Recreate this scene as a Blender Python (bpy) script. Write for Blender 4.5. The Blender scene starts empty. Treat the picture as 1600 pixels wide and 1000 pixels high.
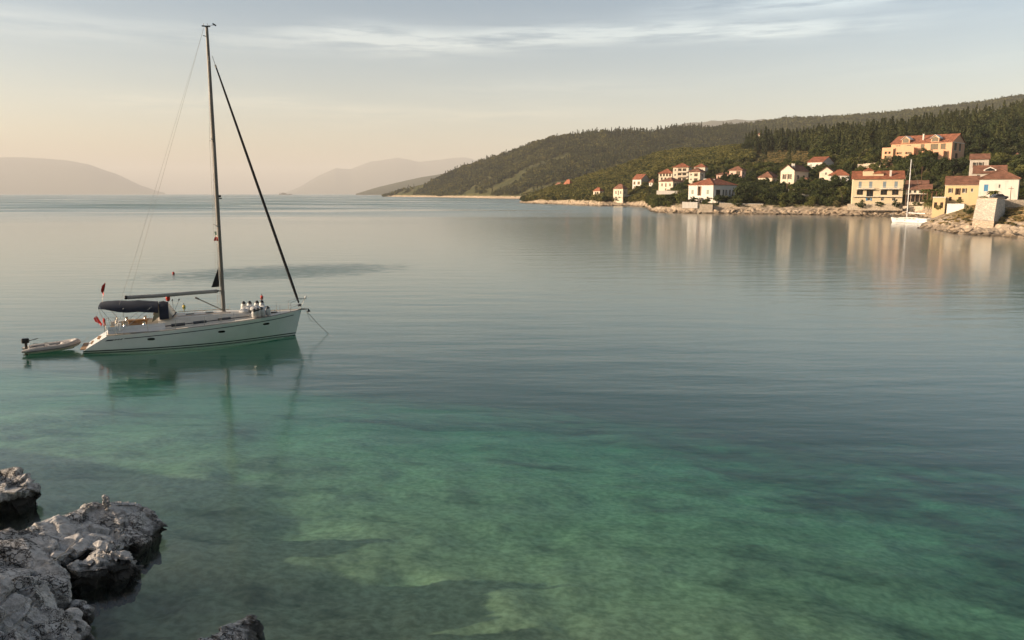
import bpy, bmesh, math, random
import numpy as np
from mathutils import Vector, Matrix

random.seed(7)
rng = np.random.default_rng(7)
scene = bpy.context.scene
COL = scene.collection
rad = math.radians

# ------------------------------------------------------------------ camera
H = 9.7                      # camera height above the sea, metres
F = 1215.0                   # focal length in pixels of the 1600 px wide photo
PITCH = math.atan(197.0 / F)
cd = bpy.data.cameras.new('camera')
cd.sensor_width = 36.0
cd.lens = 36.0 * F / 1600.0
cd.clip_start = 0.1
cd.clip_end = 80000.0
cam = bpy.data.objects.new('camera', cd)
cam.location = (0, 0, H)
cam.rotation_euler = (math.pi / 2 - PITCH, 0, 0)
COL.objects.link(cam)
scene.camera = cam

# ------------------------------------------------------------------ light
SUN_EL = rad(17.0)
SUN_DIR = Vector((-0.98, -0.20, 0)).normalized() * math.cos(SUN_EL) + Vector((0, 0, math.sin(SUN_EL)))
sl = bpy.data.lights.new('sun', 'SUN')
sl.energy = 5.0
sl.angle = rad(0.55)
sl.color = (1.0, 0.81, 0.62)
sun = bpy.data.objects.new('sun', sl)
sun.rotation_euler = SUN_DIR.to_track_quat('Z', 'Y').to_euler()
COL.objects.link(sun)
scene.view_settings.view_transform = 'Standard'
scene.view_settings.look = 'None'
scene.view_settings.exposure = 0.62
scene.view_settings.gamma = 1.0
scene.view_settings.use_curve_mapping = False
scene.render.engine = 'CYCLES'
cy = scene.cycles
cy.use_denoising = True
try:
    cy.denoiser = 'OPENIMAGEDENOISE'
except Exception:
    pass
cy.max_bounces = 4
cy.diffuse_bounces = 1
cy.glossy_bounces = 2
cy.transmission_bounces = 4
cy.transparent_max_bounces = 16
cy.volume_bounces = 0
cy.caustics_reflective = False
cy.caustics_refractive = False
cy.sample_clamp_indirect = 6.0


# ------------------------------------------------------------------ node helpers
class NT:
    """small helper round a node tree"""
    def __init__(self, nt):
        self.nt = nt

    def n(self, typ, **kw):
        nd = self.nt.nodes.new(typ)
        for k, v in kw.items():
            setattr(nd, k, v)
        return nd

    def link(self, a, b):
        self.nt.links.new(a, b)

    def set(self, sock, v):
        if isinstance(v, bpy.types.NodeSocket):
            self.link(v, sock)
        elif v is not None:
            if sock.type == 'RGBA' and len(v) == 3:
                v = (*v, 1)
            sock.default_value = v

    def math(self, op, a, b=None, c=None, clamp=False):
        m = self.n('ShaderNodeMath', operation=op)
        m.use_clamp = clamp
        self.set(m.inputs[0], a)
        if b is not None:
            self.set(m.inputs[1], b)
        if c is not None:
            self.set(m.inputs[2], c)
        return m.outputs[0]

    def mix(self, f, a, b, blend='MIX'):
        m = self.n('ShaderNodeMix', data_type='RGBA', blend_type=blend)
        self.set(m.inputs[0], f)
        self.set(m.inputs[6], a)
        self.set(m.inputs[7], b)
        return m.outputs[2]

    def noise(self, vec, scale=1.0, detail=4.0, rough=0.5, dist=0.0, col=False):
        t = self.n('ShaderNodeTexNoise')
        if vec is not None:
            self.link(vec, t.inputs['Vector'])
        t.inputs['Scale'].default_value = scale
        t.inputs['Detail'].default_value = detail
        t.inputs['Roughness'].default_value = rough
        t.inputs['Distortion'].default_value = dist
        return t.outputs['Color' if col else 'Fac']

    def scale(self, vec, s, rot=(0, 0, 0), loc=(0, 0, 0)):
        m = self.n('ShaderNodeMapping')
        self.link(vec, m.inputs['Vector'])
        m.inputs['Scale'].default_value = s
        m.inputs['Rotation'].default_value = rot
        m.inputs['Location'].default_value = loc
        return m.outputs[0]

    def ramp(self, f, stops):
        r = self.n('ShaderNodeValToRGB')
        self.set(r.inputs[0], f)
        el = r.color_ramp.elements
        while len(el) < len(stops):
            el.new(0.5)
        for e, (p, c) in zip(el, stops):
            e.position = p
            e.color = (*c, 1) if len(c) == 3 else c
        return r.outputs[0]

    def smooth(self, v, lo, hi):
        m = self.n('ShaderNodeMapRange', interpolation_type='SMOOTHSTEP')
        self.set(m.inputs[0], v)
        m.inputs[1].default_value = lo
        m.inputs[2].default_value = hi
        return m.outputs[0]


# ------------------------------------------------------------------ sky
world = bpy.data.worlds.new('World')
scene.world = world
world.use_nodes = True
w = NT(world.node_tree)
world.node_tree.nodes.clear()
sky = w.n('ShaderNodeTexSky', sky_type='NISHITA')
sky.sun_disc = False
sky.sun_elevation = SUN_EL
sky.sun_rotation = math.atan2(SUN_DIR.x, SUN_DIR.y)
sky.altitude = 10
sky.air_density = 1.0
sky.dust_density = 2.5
sky.ozone_density = 1.0
gen = w.n('ShaderNodeTexCoord').outputs['Generated']
sep = w.n('ShaderNodeSeparateXYZ')
w.link(gen, sep.inputs[0])
azim = w.math('ARCTAN2', sep.outputs[0], sep.outputs[1])
elev = w.math('ARCSINE', sep.outputs[2])
# warm dusty air low down, grey blue higher up
tint = w.ramp(w.math('DIVIDE', elev, 1.2, clamp=True),
              [(0.0, (1.92, 1.62, 1.46)), (0.05, (1.76, 1.57, 1.46)), (0.10, (1.50, 1.40, 1.32)), (0.19, (1.07, 1.13, 1.14)), (0.5, (0.90, 0.85, 0.78))])
base = w.mix(1.0, sky.outputs[0], tint, 'MULTIPLY')
# cirrus: streaks drawn out along the horizon
cv = w.n('ShaderNodeCombineXYZ')
w.link(azim, cv.inputs[0])
w.link(elev, cv.inputs[1])
warp = w.noise(w.scale(cv.outputs[0], (3, 6, 1)), 1.0, 3.0)
fine = w.noise(w.scale(cv.outputs[0], (8, 95, 1), (0, 0, 0.03)), 1.0, 6.0, 0.64)
wide = w.noise(w.scale(cv.outputs[0], (1.6, 16, 1), (0, 0, -0.05), (0.4, 0.1, 0)), 1.0, 3.0, 0.55)


def band(a0, a1, e0, slope, wdt, amp):
    """one long streak from azimuth a0 to a1 at elevation e0"""
    c = w.math('MULTIPLY_ADD', azim, slope, e0)
    c = w.math('MULTIPLY_ADD', w.math('SUBTRACT', warp, 0.5), 0.05, c)
    d = w.math('DIVIDE', w.math('SUBTRACT', elev, c), wdt)
    g = w.math('EXPONENT', w.math('MULTIPLY', w.math('MULTIPLY', d, d), -1.0))
    s = w.math('MULTIPLY', w.smooth(azim, a0, a0 + 0.22), w.math('SUBTRACT', 1.0, w.smooth(azim, a1 - 0.25, a1)))
    return w.math('MULTIPLY', w.math('MULTIPLY', g, s), amp)


streak = w.math('ADD', band(-0.34, 0.52, 0.188, 0.006, 0.012, 1.35), band(0.10, 0.64, 0.209, 0.03, 0.010, 1.1))
streak = w.math('ADD', streak, band(-0.75, 0.05, 0.178, 0.0, 0.016, 0.4))
streak = w.math('ADD', streak, band(-0.60, 0.25, 0.100, 0.0, 0.010, 0.22))
streak = w.math('ADD', streak, band(-0.2, 0.30, 0.128, 0.0, 0.012, 0.18))
streak = w.math('MULTIPLY', streak, w.smooth(fine, 0.30, 0.62))
veil = w.math('MULTIPLY', w.smooth(wide, 0.45, 0.8), 0.22)
veil = w.math('MULTIPLY', veil, w.smooth(fine, 0.3, 0.7))
cloud = w.math('ADD', streak, veil, clamp=True)
cloudcol = w.mix(1.0, base, (2.1, 1.75, 1.50), 'MULTIPLY')
skycol = w.mix(w.math('MULTIPLY', cloud, 0.9), base, cloudcol)
bg = w.n('ShaderNodeBackground')
w.link(skycol, bg.inputs[0])
bg.inputs[1].default_value = 0.096
world.cycles.sampling_method = 'MANUAL'
world.cycles.sample_map_resolution = 256
wo = w.n('ShaderNodeOutputWorld')
w.link(bg.outputs[0], wo.inputs[0])

# ------------------------------------------------------------------ numbers
CAMP = np.array([0, 0, H])
_U = np.array([0, math.sin(PITCH), math.cos(PITCH)])
_FW = np.array([0, math.cos(PITCH), -math.sin(PITCH)])


def sight(px, py):
    """direction in which the photo looks at one place (used only to survey where things stand)"""
    return np.array([(px - 800) / F, 0, 0]) + (500 - py) / F * _U + _FW


def on_level(px, py, z=0.0):
    d = sight(px, py)
    return CAMP + d * ((z - H) / d[2])


def at_depth(px, py, y):
    d = sight(px, py)
    return CAMP + d * (y / d[1])


_perm = rng.integers(0, 2**31, size=4096)


def _h3(i, j, k):
    return (_perm[(i + _perm[(j + _perm[k & 4095]) & 4095]) & 4095] & 0xffff) / 65535.0


def vnoise(p):
    """value noise, p (n,3) -> (n,) in 0..1"""
    f = np.floor(p)
    i = f.astype(np.int64)
    t = p - f
    t = t * t * (3 - 2 * t)
    x, y, z = i[:, 0], i[:, 1], i[:, 2]
    r = 0
    for a in (0, 1):
        for b in (0, 1):
            for c in (0, 1):
                wgt = (t[:, 0] if a else 1 - t[:, 0]) * (t[:, 1] if b else 1 - t[:, 1]) * (t[:, 2] if c else 1 - t[:, 2])
                r = r + wgt * _h3(x + a, y + b, z + c)
    return r


def fbm(p, octaves=4, gain=0.5):
    p = np.asarray(p, float)
    r = np.zeros(len(p))
    a, s = 1.0, 0.0
    for o in range(octaves):
        r += a * vnoise(p * 2.0**o + 17.3 * o)
        s += a
        a *= gain
    return r / s


def sstep(x, a, b):
    t = np.clip((np.asarray(x, float) - a) / (b - a), 0, 1)
    return t * t * (3 - 2 * t)


# ------------------------------------------------------------------ mesh helpers
def link(o, parent=None):
    COL.objects.link(o)
    if parent is not None:
        o.parent = parent
    return o


def mesh_from(name, verts, faces, mat=None, smooth=False):
    me = bpy.data.meshes.new(name)
    me.from_pydata([tuple(map(float, v)) for v in verts], [], [tuple(map(int, f)) for f in faces])
    if mat is not None:
        me.materials.append(mat)
    if smooth:
        me.polygons.foreach_set('use_smooth', [True] * len(me.polygons))
    me.update()
    return me


def obj(name, me, parent=None):
    return link(bpy.data.objects.new(name, me), parent)


def tag(o, label=None, cat=None, group=None, kind=None):
    if label:
        o['label'] = label
    if cat:
        o['category'] = cat
    if group:
        o['group'] = group
    if kind:
        o['kind'] = kind
    return o


def empty(name, loc, rz=0.0, scale=None):
    o = bpy.data.objects.new(name, None)
    o.empty_display_size = 0.3
    o.location = tuple(map(float, loc))
    o.rotation_euler = (0, 0, rz)
    if scale:
        o.scale = (scale, scale, scale) if not hasattr(scale, '__len__') else scale
    return link(o)


class MB:
    """collects shapes that make up one part"""
    def __init__(self):
        self.v, self.f = [], []

    def add(self, vs, fs):
        k = len(self.v)
        self.v += [tuple(map(float, q)) for q in vs]
        self.f += [tuple(i + k for i in q) for q in fs]
        return self

    def quad(self, a, b, c, d):
        return self.add([a, b, c, d], [(0, 1, 2, 3)])

    def box(self, c, s, rz=0.0, ry=0.0, bev=0.0):
        cx, cy_, cz = c
        hx, hy, hz = s[0] / 2, s[1] / 2, s[2] / 2
        M = Matrix.Rotation(rz, 3, 'Z') @ Matrix.Rotation(ry, 3, 'Y')
        vs = []
        for z in (-hz, hz):
            for x, y in ((-hx, -hy), (hx, -hy), (hx, hy), (-hx, hy)):
                q = M @ Vector((x, y, z))
                vs.append((q.x + cx, q.y + cy_, q.z + cz))
        return self.add(vs, [(3, 2, 1, 0), (4, 5, 6, 7), (0, 1, 5, 4), (1, 2, 6, 5), (2, 3, 7, 6), (3, 0, 4, 7)])

    def tube(self, pts, r, n=8, cap=True, r1=None):
        pts = [Vector(q) for q in pts]
        m = len(pts)
        rs = r if hasattr(r, '__len__') else [r + ((r1 if r1 is not None else r) - r) * i / max(1, m - 1) for i in range(m)]
        vs, fs = [], []
        up0 = None
        for i, q in enumerate(pts):
            t = (pts[min(i + 1, m - 1)] - pts[max(i - 1, 0)]).normalized()
            if up0 is None:
                ref = Vector((0, 0, 1)) if abs(t.z) < 0.9 else Vector((1, 0, 0))
                a = t.cross(ref).normalized()
            else:
                a = (up0 - t * up0.dot(t)).normalized()
            up0 = a
            b = t.cross(a)
            for j in range(n):
                an = 2 * math.pi * j / n
                vs.append(q + (a * math.cos(an) + b * math.sin(an)) * rs[i])
        for i in range(m - 1):
            for j in range(n):
                k = (j + 1) % n
                fs.append((i * n + j, i * n + k, (i + 1) * n + k, (i + 1) * n + j))
        if cap:
            fs.append(tuple(reversed(range(n))))
            fs.append(tuple((m - 1) * n + j for j in range(n)))
        return self.add(vs, fs)

    def lathe(self, prof, c=(0, 0, 0), n=12, axis=None):
        vs, fs = [], []
        q = Vector(axis).normalized().to_track_quat('Z', 'Y').to_matrix() if axis is not None else Matrix.Identity(3)
        for (r, z) in prof:
            for j in range(n):
                a = 2 * math.pi * j / n
                p = q @ Vector((r * math.cos(a), r * math.sin(a), z))
                vs.append((p.x + c[0], p.y + c[1], p.z + c[2]))
        for i in range(len(prof) - 1):
            for j in range(n):
                k = (j + 1) % n
                fs.append((i * n + j, i * n + k, (i + 1) * n + k, (i + 1) * n + j))
        fs.append(tuple(reversed(range(n))))
        fs.append(tuple((len(prof) - 1) * n + j for j in range(n)))
        return self.add(vs, fs)

    def grid(self, P, closed=False):
        """P: list of rows of points"""
        k = len(P[0])
        vs = [q for row in P for q in row]
        fs = []
        for i in range(len(P) - 1):
            for j in range(k if closed else k - 1):
                a, b = i * k + j, i * k + (j + 1) % k
                fs.append((a, b, b + k, a + k))
        return self.add(vs, fs)

    def prism(self, poly, z0, z1):
        """poly: outline (x, y), counter-clockwise"""
        n = len(poly)
        vs = [(x, y, z0) for x, y in poly] + [(x, y, z1) for x, y in poly]
        fs = [tuple(reversed(range(n))), tuple(range(n, 2 * n))]
        fs += [(i, (i + 1) % n, n + (i + 1) % n, n + i) for i in range(n)]
        return self.add(vs, fs)

    def mesh(self, name, mat, smooth=False, bevel=0.0):
        me = mesh_from(name, self.v, self.f, mat, smooth)
        if bevel or smooth:
            bm = bmesh.new()
            bm.from_mesh(me)
            if bevel:
                bmesh.ops.bevel(bm, geom=list(bm.edges), offset=bevel, segments=1, affect='EDGES')
            bmesh.ops.recalc_face_normals(bm, faces=bm.faces)
            bm.to_mesh(me)
            bm.free()
            if smooth:
                me.set_sharp_from_angle(angle=rad(40))
        return me

    def build(self, name, mat, parent=None, smooth=False, bevel=0.0):
        return obj(name, self.mesh(name, mat, smooth, bevel), parent)


# ------------------------------------------------------------------ materials
def new_mat(name):
    m = bpy.data.materials.new(name)
    m.use_nodes = True
    t = NT(m.node_tree)
    b = m.node_tree.nodes['Principled BSDF']
    return m, t, b


def simple(name, c, rough=0.6, var=0.12, scale=6.0, metal=0.0, bump=0.0, spec=0.5, coat=0.0):
    m, t, b = new_mat(name)
    oc = t.n('ShaderNodeTexCoord').outputs['Object']
    nz = t.noise(oc, scale, 5.0, 0.6)
    dark = tuple(x * (1 - var) for x in c)
    lite = tuple(min(1, x * (1 + var)) for x in c)
    t.set(b.inputs['Base Color'], t.mix(t.smooth(nz, 0.3, 0.7), dark, lite))
    b.inputs['Roughness'].default_value = rough
    b.inputs['Metallic'].default_value = metal
    b.inputs['Specular IOR Level'].default_value = spec
    b.inputs['Coat Weight'].default_value = coat
    if bump:
        bp = t.n('ShaderNodeBump')
        bp.inputs['Distance'].default_value = bump
        t.link(nz, bp.inputs['Height'])
        t.link(bp.outputs[0], b.inputs['Normal'])
    return m


def plaster(name, c, dirt=0.25):
    """rendered wall: sun-bleached with rain streaks"""
    m, t, b = new_mat(name)
    oc = t.n('ShaderNodeTexCoord').outputs['Object']
    st = t.noise(t.scale(oc, (1.2, 1.2, 0.25)), 1.0, 6.0, 0.65)
    fi = t.noise(oc, 7.0, 4.0, 0.6)
    f = t.math('MULTIPLY', t.smooth(st, 0.48, 0.75), dirt)
    col = t.mix(t.math('ADD', f, t.math('MULTIPLY', t.math('SUBTRACT', fi, 0.5), 0.12), clamp=True), c, tuple(x * 0.45 for x in c))
    t.set(b.inputs['Base Color'], col)
    b.inputs['Roughness'].default_value = 0.9
    b.inputs['Specular IOR Level'].default_value = 0.2
    bp = t.n('ShaderNodeBump')
    bp.inputs['Distance'].default_value = 0.01
    t.link(fi, bp.inputs['Height'])
    t.link(bp.outputs[0], b.inputs['Normal'])
    return m


def tiles(name, c):
    """terracotta roof: rows of barrel tiles as relief"""
    m, t, b = new_mat(name)
    oc = t.n('ShaderNodeTexCoord').outputs['Object']
    big = t.noise(oc, 0.6, 5.0, 0.6)
    sm = t.noise(t.scale(oc, (4.5, 4.5, 3)), 1.0, 2.0)
    col = t.mix(t.smooth(big, 0.3, 0.72), tuple(x * 0.62 for x in c), tuple(min(1, x * 1.18) for x in c))
    col = t.mix(t.math('MULTIPLY', t.smooth(sm, 0.5, 0.75), 0.45), col, (c[0] * 0.5, c[1] * 0.55, c[2] * 0.6))
    t.set(b.inputs['Base Color'], col)
    b.inputs['Roughness'].default_value = 0.85
    b.inputs['Specular IOR Level'].default_value = 0.25
    wv = t.n('ShaderNodeTexWave', wave_type='BANDS', bands_direction='DIAGONAL')
    t.link(oc, wv.inputs['Vector'])
    wv.inputs['Scale'].default_value = 3.0
    wv.inputs['Distortion'].default_value = 1.0
    bp = t.n('ShaderNodeBump')
    bp.inputs['Distance'].default_value = 0.06
    bp.inputs['Strength'].default_value = 0.6
    t.link(t.math('ADD', wv.outputs['Fac'], sm), bp.inputs['Height'])
    t.link(bp.outputs[0], b.inputs['Normal'])
    return m


def foliage(name, c1, c2, trans=0.25):
    m, t, b = new_mat(name)
    oi = t.n('ShaderNodeObjectInfo').outputs['Random']
    oc = t.n('ShaderNodeTexCoord').outputs['Object']
    nz = t.noise(oc, 5.0, 3.0, 0.6)
    wide = t.noise(t.n('ShaderNodeObjectInfo').outputs['Location'], 0.012, 3.0, 0.6)      # drifts of lighter and darker growth
    f = t.math('ADD', t.math('MULTIPLY', oi, 0.45), t.math('MULTIPLY', nz, 0.35))
    f = t.math('ADD', f, t.math('MULTIPLY_ADD', wide, 1.5, -0.55), clamp=True)
    col = t.mix(t.smooth(f, 0.1, 1.0), c1, c2)
    t.set(b.inputs['Base Color'], col)
    b.inputs['Roughness'].default_value = 0.75
    b.inputs['Specular IOR Level'].default_value = 0.2
    tr = t.n('ShaderNodeBsdfTranslucent')
    t.set(tr.inputs[0], t.mix(1.0, col, (1.1, 1.15, 0.6), 'MULTIPLY'))
    mx = t.n('ShaderNodeMixShader')
    mx.inputs[0].default_value = trans
    t.link(b.outputs[0], mx.inputs[1])
    t.link(tr.outputs[0], mx.inputs[2])
    t.link(mx.outputs[0], m.node_tree.nodes['Material Output'].inputs[0])
    return m


def hill_mat(name, green1, green2, rock, rock_z, bare=0.15):
    """hillside: pale limestone by the sea, scrub and dry grass above"""
    m, t, b = new_mat(name)
    geo = t.n('ShaderNodeNewGeometry')
    pos = geo.outputs['Position']
    sp = t.n('ShaderNodeSeparateXYZ')
    t.link(pos, sp.inputs[0])
    n1 = t.noise(pos, 0.035, 6.0, 0.6)
    n2 = t.noise(pos, 0.35, 5.0, 0.65)
    veg = t.mix(t.smooth(n1, 0.35, 0.65), green1, green2)
    veg = t.mix(t.math('MULTIPLY', t.smooth(n2, 0.56, 0.7), bare), veg, (0.30, 0.23, 0.12))
    rk = t.mix(t.smooth(n2, 0.35, 0.65), tuple(x * 0.45 for x in rock), rock)
    zz = t.math('MULTIPLY_ADD', t.math('SUBTRACT', n2, 0.5), -rock_z * 1.6, sp.outputs[2])
    col = t.mix(t.smooth(zz, rock_z * 0.7, rock_z * 1.25), rk, veg)
    col = t.mix(t.smooth(zz, 0.1, 0.7), tuple(x * 0.18 for x in rock), col)     # wet, weed-covered foot
    t.set(b.inputs['Base Color'], col)
    b.inputs['Roughness'].default_value = 0.95
    b.inputs['Specular IOR Level'].default_value = 0.1
    bp = t.n('ShaderNodeBump')
    bp.inputs['Distance'].default_value = 0.8
    bp.inputs['Strength'].default_value = 0.7
    t.link(n2, bp.inputs['Height'])
    t.link(bp.outputs[0], b.inputs['Normal'])
    return m


M = {}
M['white_wall'] = plaster('white_plaster', (0.67, 0.61, 0.53), 0.35)
M['cream_wall'] = plaster('cream_plaster', (0.70, 0.59, 0.45), 0.4)
M['pink_wall'] = plaster('pink_plaster', (0.70, 0.46, 0.36), 0.25)
M['yellow_wall'] = plaster('ochre_yellow_plaster', (0.68, 0.54, 0.35), 0.2)
M['gold_wall'] = plaster('golden_yellow_plaster', (0.66, 0.49, 0.27), 0.2)
M['orange_wall'] = plaster('orange_plaster', (0.66, 0.37, 0.22), 0.2)
M['grey_wall'] = plaster('grey_render', (0.50, 0.44, 0.37), 0.4)
M['roof_red'] = tiles('red_roof_tiles', (0.33, 0.120, 0.064))
M['roof_brown'] = tiles('weathered_roof_tiles', (0.25, 0.118, 0.074))
M['roof_orange'] = tiles('orange_roof_tiles', (0.38, 0.145, 0.078))
M['trim'] = simple('white_trim', (0.74, 0.70, 0.62), 0.7, 0.08)
M['frame'] = simple('window_frame_paint', (0.62, 0.58, 0.50), 0.6, 0.1)
M['pane'] = simple('window_glass', (0.02, 0.022, 0.024), 0.08, 0.2, spec=0.7)
M['shut_blue'] = simple('blue_shutter_paint', (0.05, 0.20, 0.36), 0.6, 0.15)
M['shut_grey'] = simple('grey_blue_shutter_paint', (0.20, 0.25, 0.28), 0.6, 0.15)
M['shut_dark'] = simple('dark_shutter_paint', (0.06, 0.035, 0.025), 0.6, 0.15)
M['shut_green'] = simple('green_grey_shutter_paint', (0.22, 0.24, 0.19), 0.6, 0.15)
M['wood'] = simple('brown_wood', (0.20, 0.10, 0.05), 0.7, 0.25, 4.0)
M['metal_dark'] = simple('dark_iron', (0.05, 0.05, 0.05), 0.5, 0.2, metal=0.6)
M['trunk'] = simple('bark', (0.10, 0.075, 0.05), 0.95, 0.35, 8.0, bump=0.03)
M['leaf_dark'] = foliage('dark_evergreen_leaves', (0.016, 0.024, 0.009), (0.068, 0.082, 0.026))
M['leaf_mid'] = foliage('green_leaves', (0.050, 0.066, 0.018), (0.14, 0.14, 0.040))
M['leaf_olive'] = foliage('olive_leaves', (0.075, 0.080, 0.038), (0.165, 0.150, 0.066))
M['leaf_pine'] = foliage('conifer_needles', (0.020, 0.027, 0.011), (0.080, 0.086, 0.030), 0.15)
M['leaf_maquis'] = foliage('maquis_leaves', (0.075, 0.078, 0.022), (0.20, 0.175, 0.055))
M['leaf_dry'] = foliage('dry_grass_blades', (0.28, 0.20, 0.09), (0.48, 0.36, 0.17))


# ================================================================== THE SETTING
# ------------------------------------------------------------------ water
def water_material():
    m = bpy.data.materials.new('sea_water')
    m.use_nodes = True
    t = NT(m.node_tree)
    m.node_tree.nodes.clear()
    pos = t.n('ShaderNodeNewGeometry').outputs['Position']
    sp = t.n('ShaderNodeSeparateXYZ')
    t.link(pos, sp.inputs[0])
    X, Y = sp.outputs[0], sp.outputs[1]
    # calm swell, long crests lying across the bay, and finer ripples on it
    swell = t.noise(t.scale(pos, (0.10, 0.42, 1), (0, 0, 0.06)), 1.0, 1.0, 0.5)
    rip = t.noise(t.scale(pos, (0.50, 1.7, 1), (0, 0, -0.05)), 1.0, 2.5, 0.55)
    # gusts: where the wind touches the water it is rougher and shows the bluer sky
    gn = t.noise(t.scale(pos, (0.0045, 0.018, 1)), 1.0, 3.5, 0.6)
    far = t.math('MULTIPLY', t.math('MULTIPLY', t.smooth(Y, 200, 620), t.smooth(X, 260.0, -120.0)), t.smooth(gn, 0.34, 0.58))
    ex = t.math('DIVIDE', t.math('ADD', X, 29.0), 13.0)
    ey = t.math('DIVIDE', t.math('SUBTRACT', Y, t.math('MULTIPLY_ADD', X, 0.35, 108.0)), 9.5)
    rr = t.math('ADD', t.math('MULTIPLY', ex, ex), t.math('MULTIPLY', ey, ey))
    patch = t.math('SUBTRACT', 1.0, t.smooth(t.math('ADD', rr, t.math('MULTIPLY', t.math('SUBTRACT', rip, 0.5), 4.5)), 0.0, 1.5))
    gust = t.math('MAXIMUM', t.math('MULTIPLY', far, 1.3), t.math('MULTIPLY', patch, 0.75))
    hgt = t.math('ADD', t.math('MULTIPLY', swell, 0.075), t.math('MULTIPLY', rip, t.math('MULTIPLY_ADD', gust, 0.11, 0.028)))
    bp = t.n('ShaderNodeBump')
    bp.inputs['Distance'].default_value = 1.0
    bp.inputs['Strength'].default_value = 0.52
    t.link(hgt, bp.inputs['Height'])
    gl = t.n('ShaderNodeBsdfGlossy', distribution='GGX')
    gl.inputs['Color'].default_value = (1, 1, 1, 1)
    t.set(gl.inputs['Roughness'], t.math('MULTIPLY_ADD', gust, 0.17, 0.13))
    t.link(bp.outputs[0], gl.inputs['Normal'])
    tr = t.n('ShaderNodeBsdfTransparent')
    lw = t.n('ShaderNodeLayerWeight')
    lw.inputs['Blend'].default_value = 0.5
    t.link(bp.outputs[0], lw.inputs['Normal'])
    fres = t.math('MULTIPLY_ADD', t.math('POWER', lw.outputs['Facing'], 5.0), 0.98, 0.02)
    fres = t.math('MULTIPLY', fres, t.math('MULTIPLY_ADD', gust, -0.42, 1.0))        # a ruffled sea mirrors less
    mx = t.n('ShaderNodeMixShader')
    t.link(fres, mx.inputs[0])
    t.link(tr.outputs[0], mx.inputs[1])
    t.link(gl.outputs[0], mx.inputs[2])
    out = t.n('ShaderNodeOutputMaterial')
    t.link(mx.outputs[0], out.inputs['Surface'])
    ab = t.n('ShaderNodeVolumeAbsorption')
    ab.inputs['Color'].default_value = (0.0, 0.76, 0.63, 1)
    ab.inputs['Density'].default_value = 0.070
    sc = t.n('ShaderNodeVolumeScatter')
    sc.inputs['Color'].default_value = (0.10, 0.62, 0.56, 1)
    sc.inputs['Density'].default_value = 0.0042
    ad = t.n('ShaderNodeAddShader')
    t.link(ab.outputs[0], ad.inputs[0])
    t.link(sc.outputs[0], ad.inputs[1])
    t.link(ad.outputs[0], out.inputs['Volume'])
    return m


ysl = [-120, -40, 0, 30, 60, 120, 300, 800, 2500, 8000, 32500]
xsl = [-31000, -6000, -1500, -400, -120, -40, 0, 40, 120, 400, 1500, 6000, 31000]
wb = MB()
top = [[(x, y, 0.0) for x in xsl] for y in ysl]
wb.grid(top)
nx, ny = len(xsl), len(ysl)
k0 = len(wb.v)
wb.v += [(x, y, -60.0) for y in (ysl[0], ysl[-1]) for x in (xsl[0], xsl[-1])]
b00, b10, b01, b11 = k0, k0 + 1, k0 + 2, k0 + 3
wb.f += [(b00, b01, b11, b10)]
wb.f += [tuple([b00, b10] + list(range(nx - 1, -1, -1)))]
wb.f += [tuple([b11, b01] + list(range((ny - 1) * nx, ny * nx)))]
wb.f += [tuple([b01, b00] + [i * nx for i in range(ny)])]
wb.f += [tuple([b10, b11] + [i * nx + nx - 1 for i in range(ny - 1, -1, -1)])]
sea = wb.build('sea', water_material())
tag(sea, 'calm green and grey blue bay water', kind='structure')


# ------------------------------------------------------------------ seabed
def bed_depth(X, Y):
    s = 1.10 + 0.078 * (X + 13.0) + 0.070 * (Y - 17.0) + 0.11 * 16.0 * (np.log1p(np.exp(np.clip((Y - 48.0) / 16.0, -20, 20))) - 0.13)
    s = np.maximum(s, 0.15 + 0.03 * (Y - 15))
    d = np.where(s < 0.4, 0.4, s)
    far = sstep(np.hypot(X * 0.3, Y), 20, 320) * 26
    n = fbm(np.stack([X * 0.22, Y * 0.22, X * 0 + 3.1], 1), 4)
    n2 = fbm(np.stack([X * 0.9, Y * 0.9, X * 0 + 9.1], 1), 4)
    shore = 1 - sstep(d, 1.0, 3.2)
    return -(d + far) + (n - 0.5) * 0.75 + (n2 - 0.45) * 0.9 * shore


gx = np.unique(np.concatenate([np.linspace(-34, 34, 240), np.linspace(34, 120, 40), np.linspace(-120, -34, 40), [-30900, -3000, -600, -250, 250, 600, 3000, 30900]]))
gy = np.unique(np.concatenate([np.linspace(8, 44, 170), np.linspace(44, 140, 60), [-119, -60, -20, 0, 250, 600, 2000, 6000, 32400]]))
GX, GY = np.meshgrid(gx, gy)
gz = bed_depth(GX.ravel(), GY.ravel())
gz = np.clip(gz, -40, -0.12)
V = np.stack([GX.ravel(), GY.ravel(), gz], 1)
nx, ny = len(gx), len(gy)
ii = (np.arange(ny - 1)[:, None] * nx + np.arange(nx - 1)[None, :]).ravel()
FA = np.stack([ii, ii + 1, ii + nx + 1, ii + nx], 1)


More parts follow.
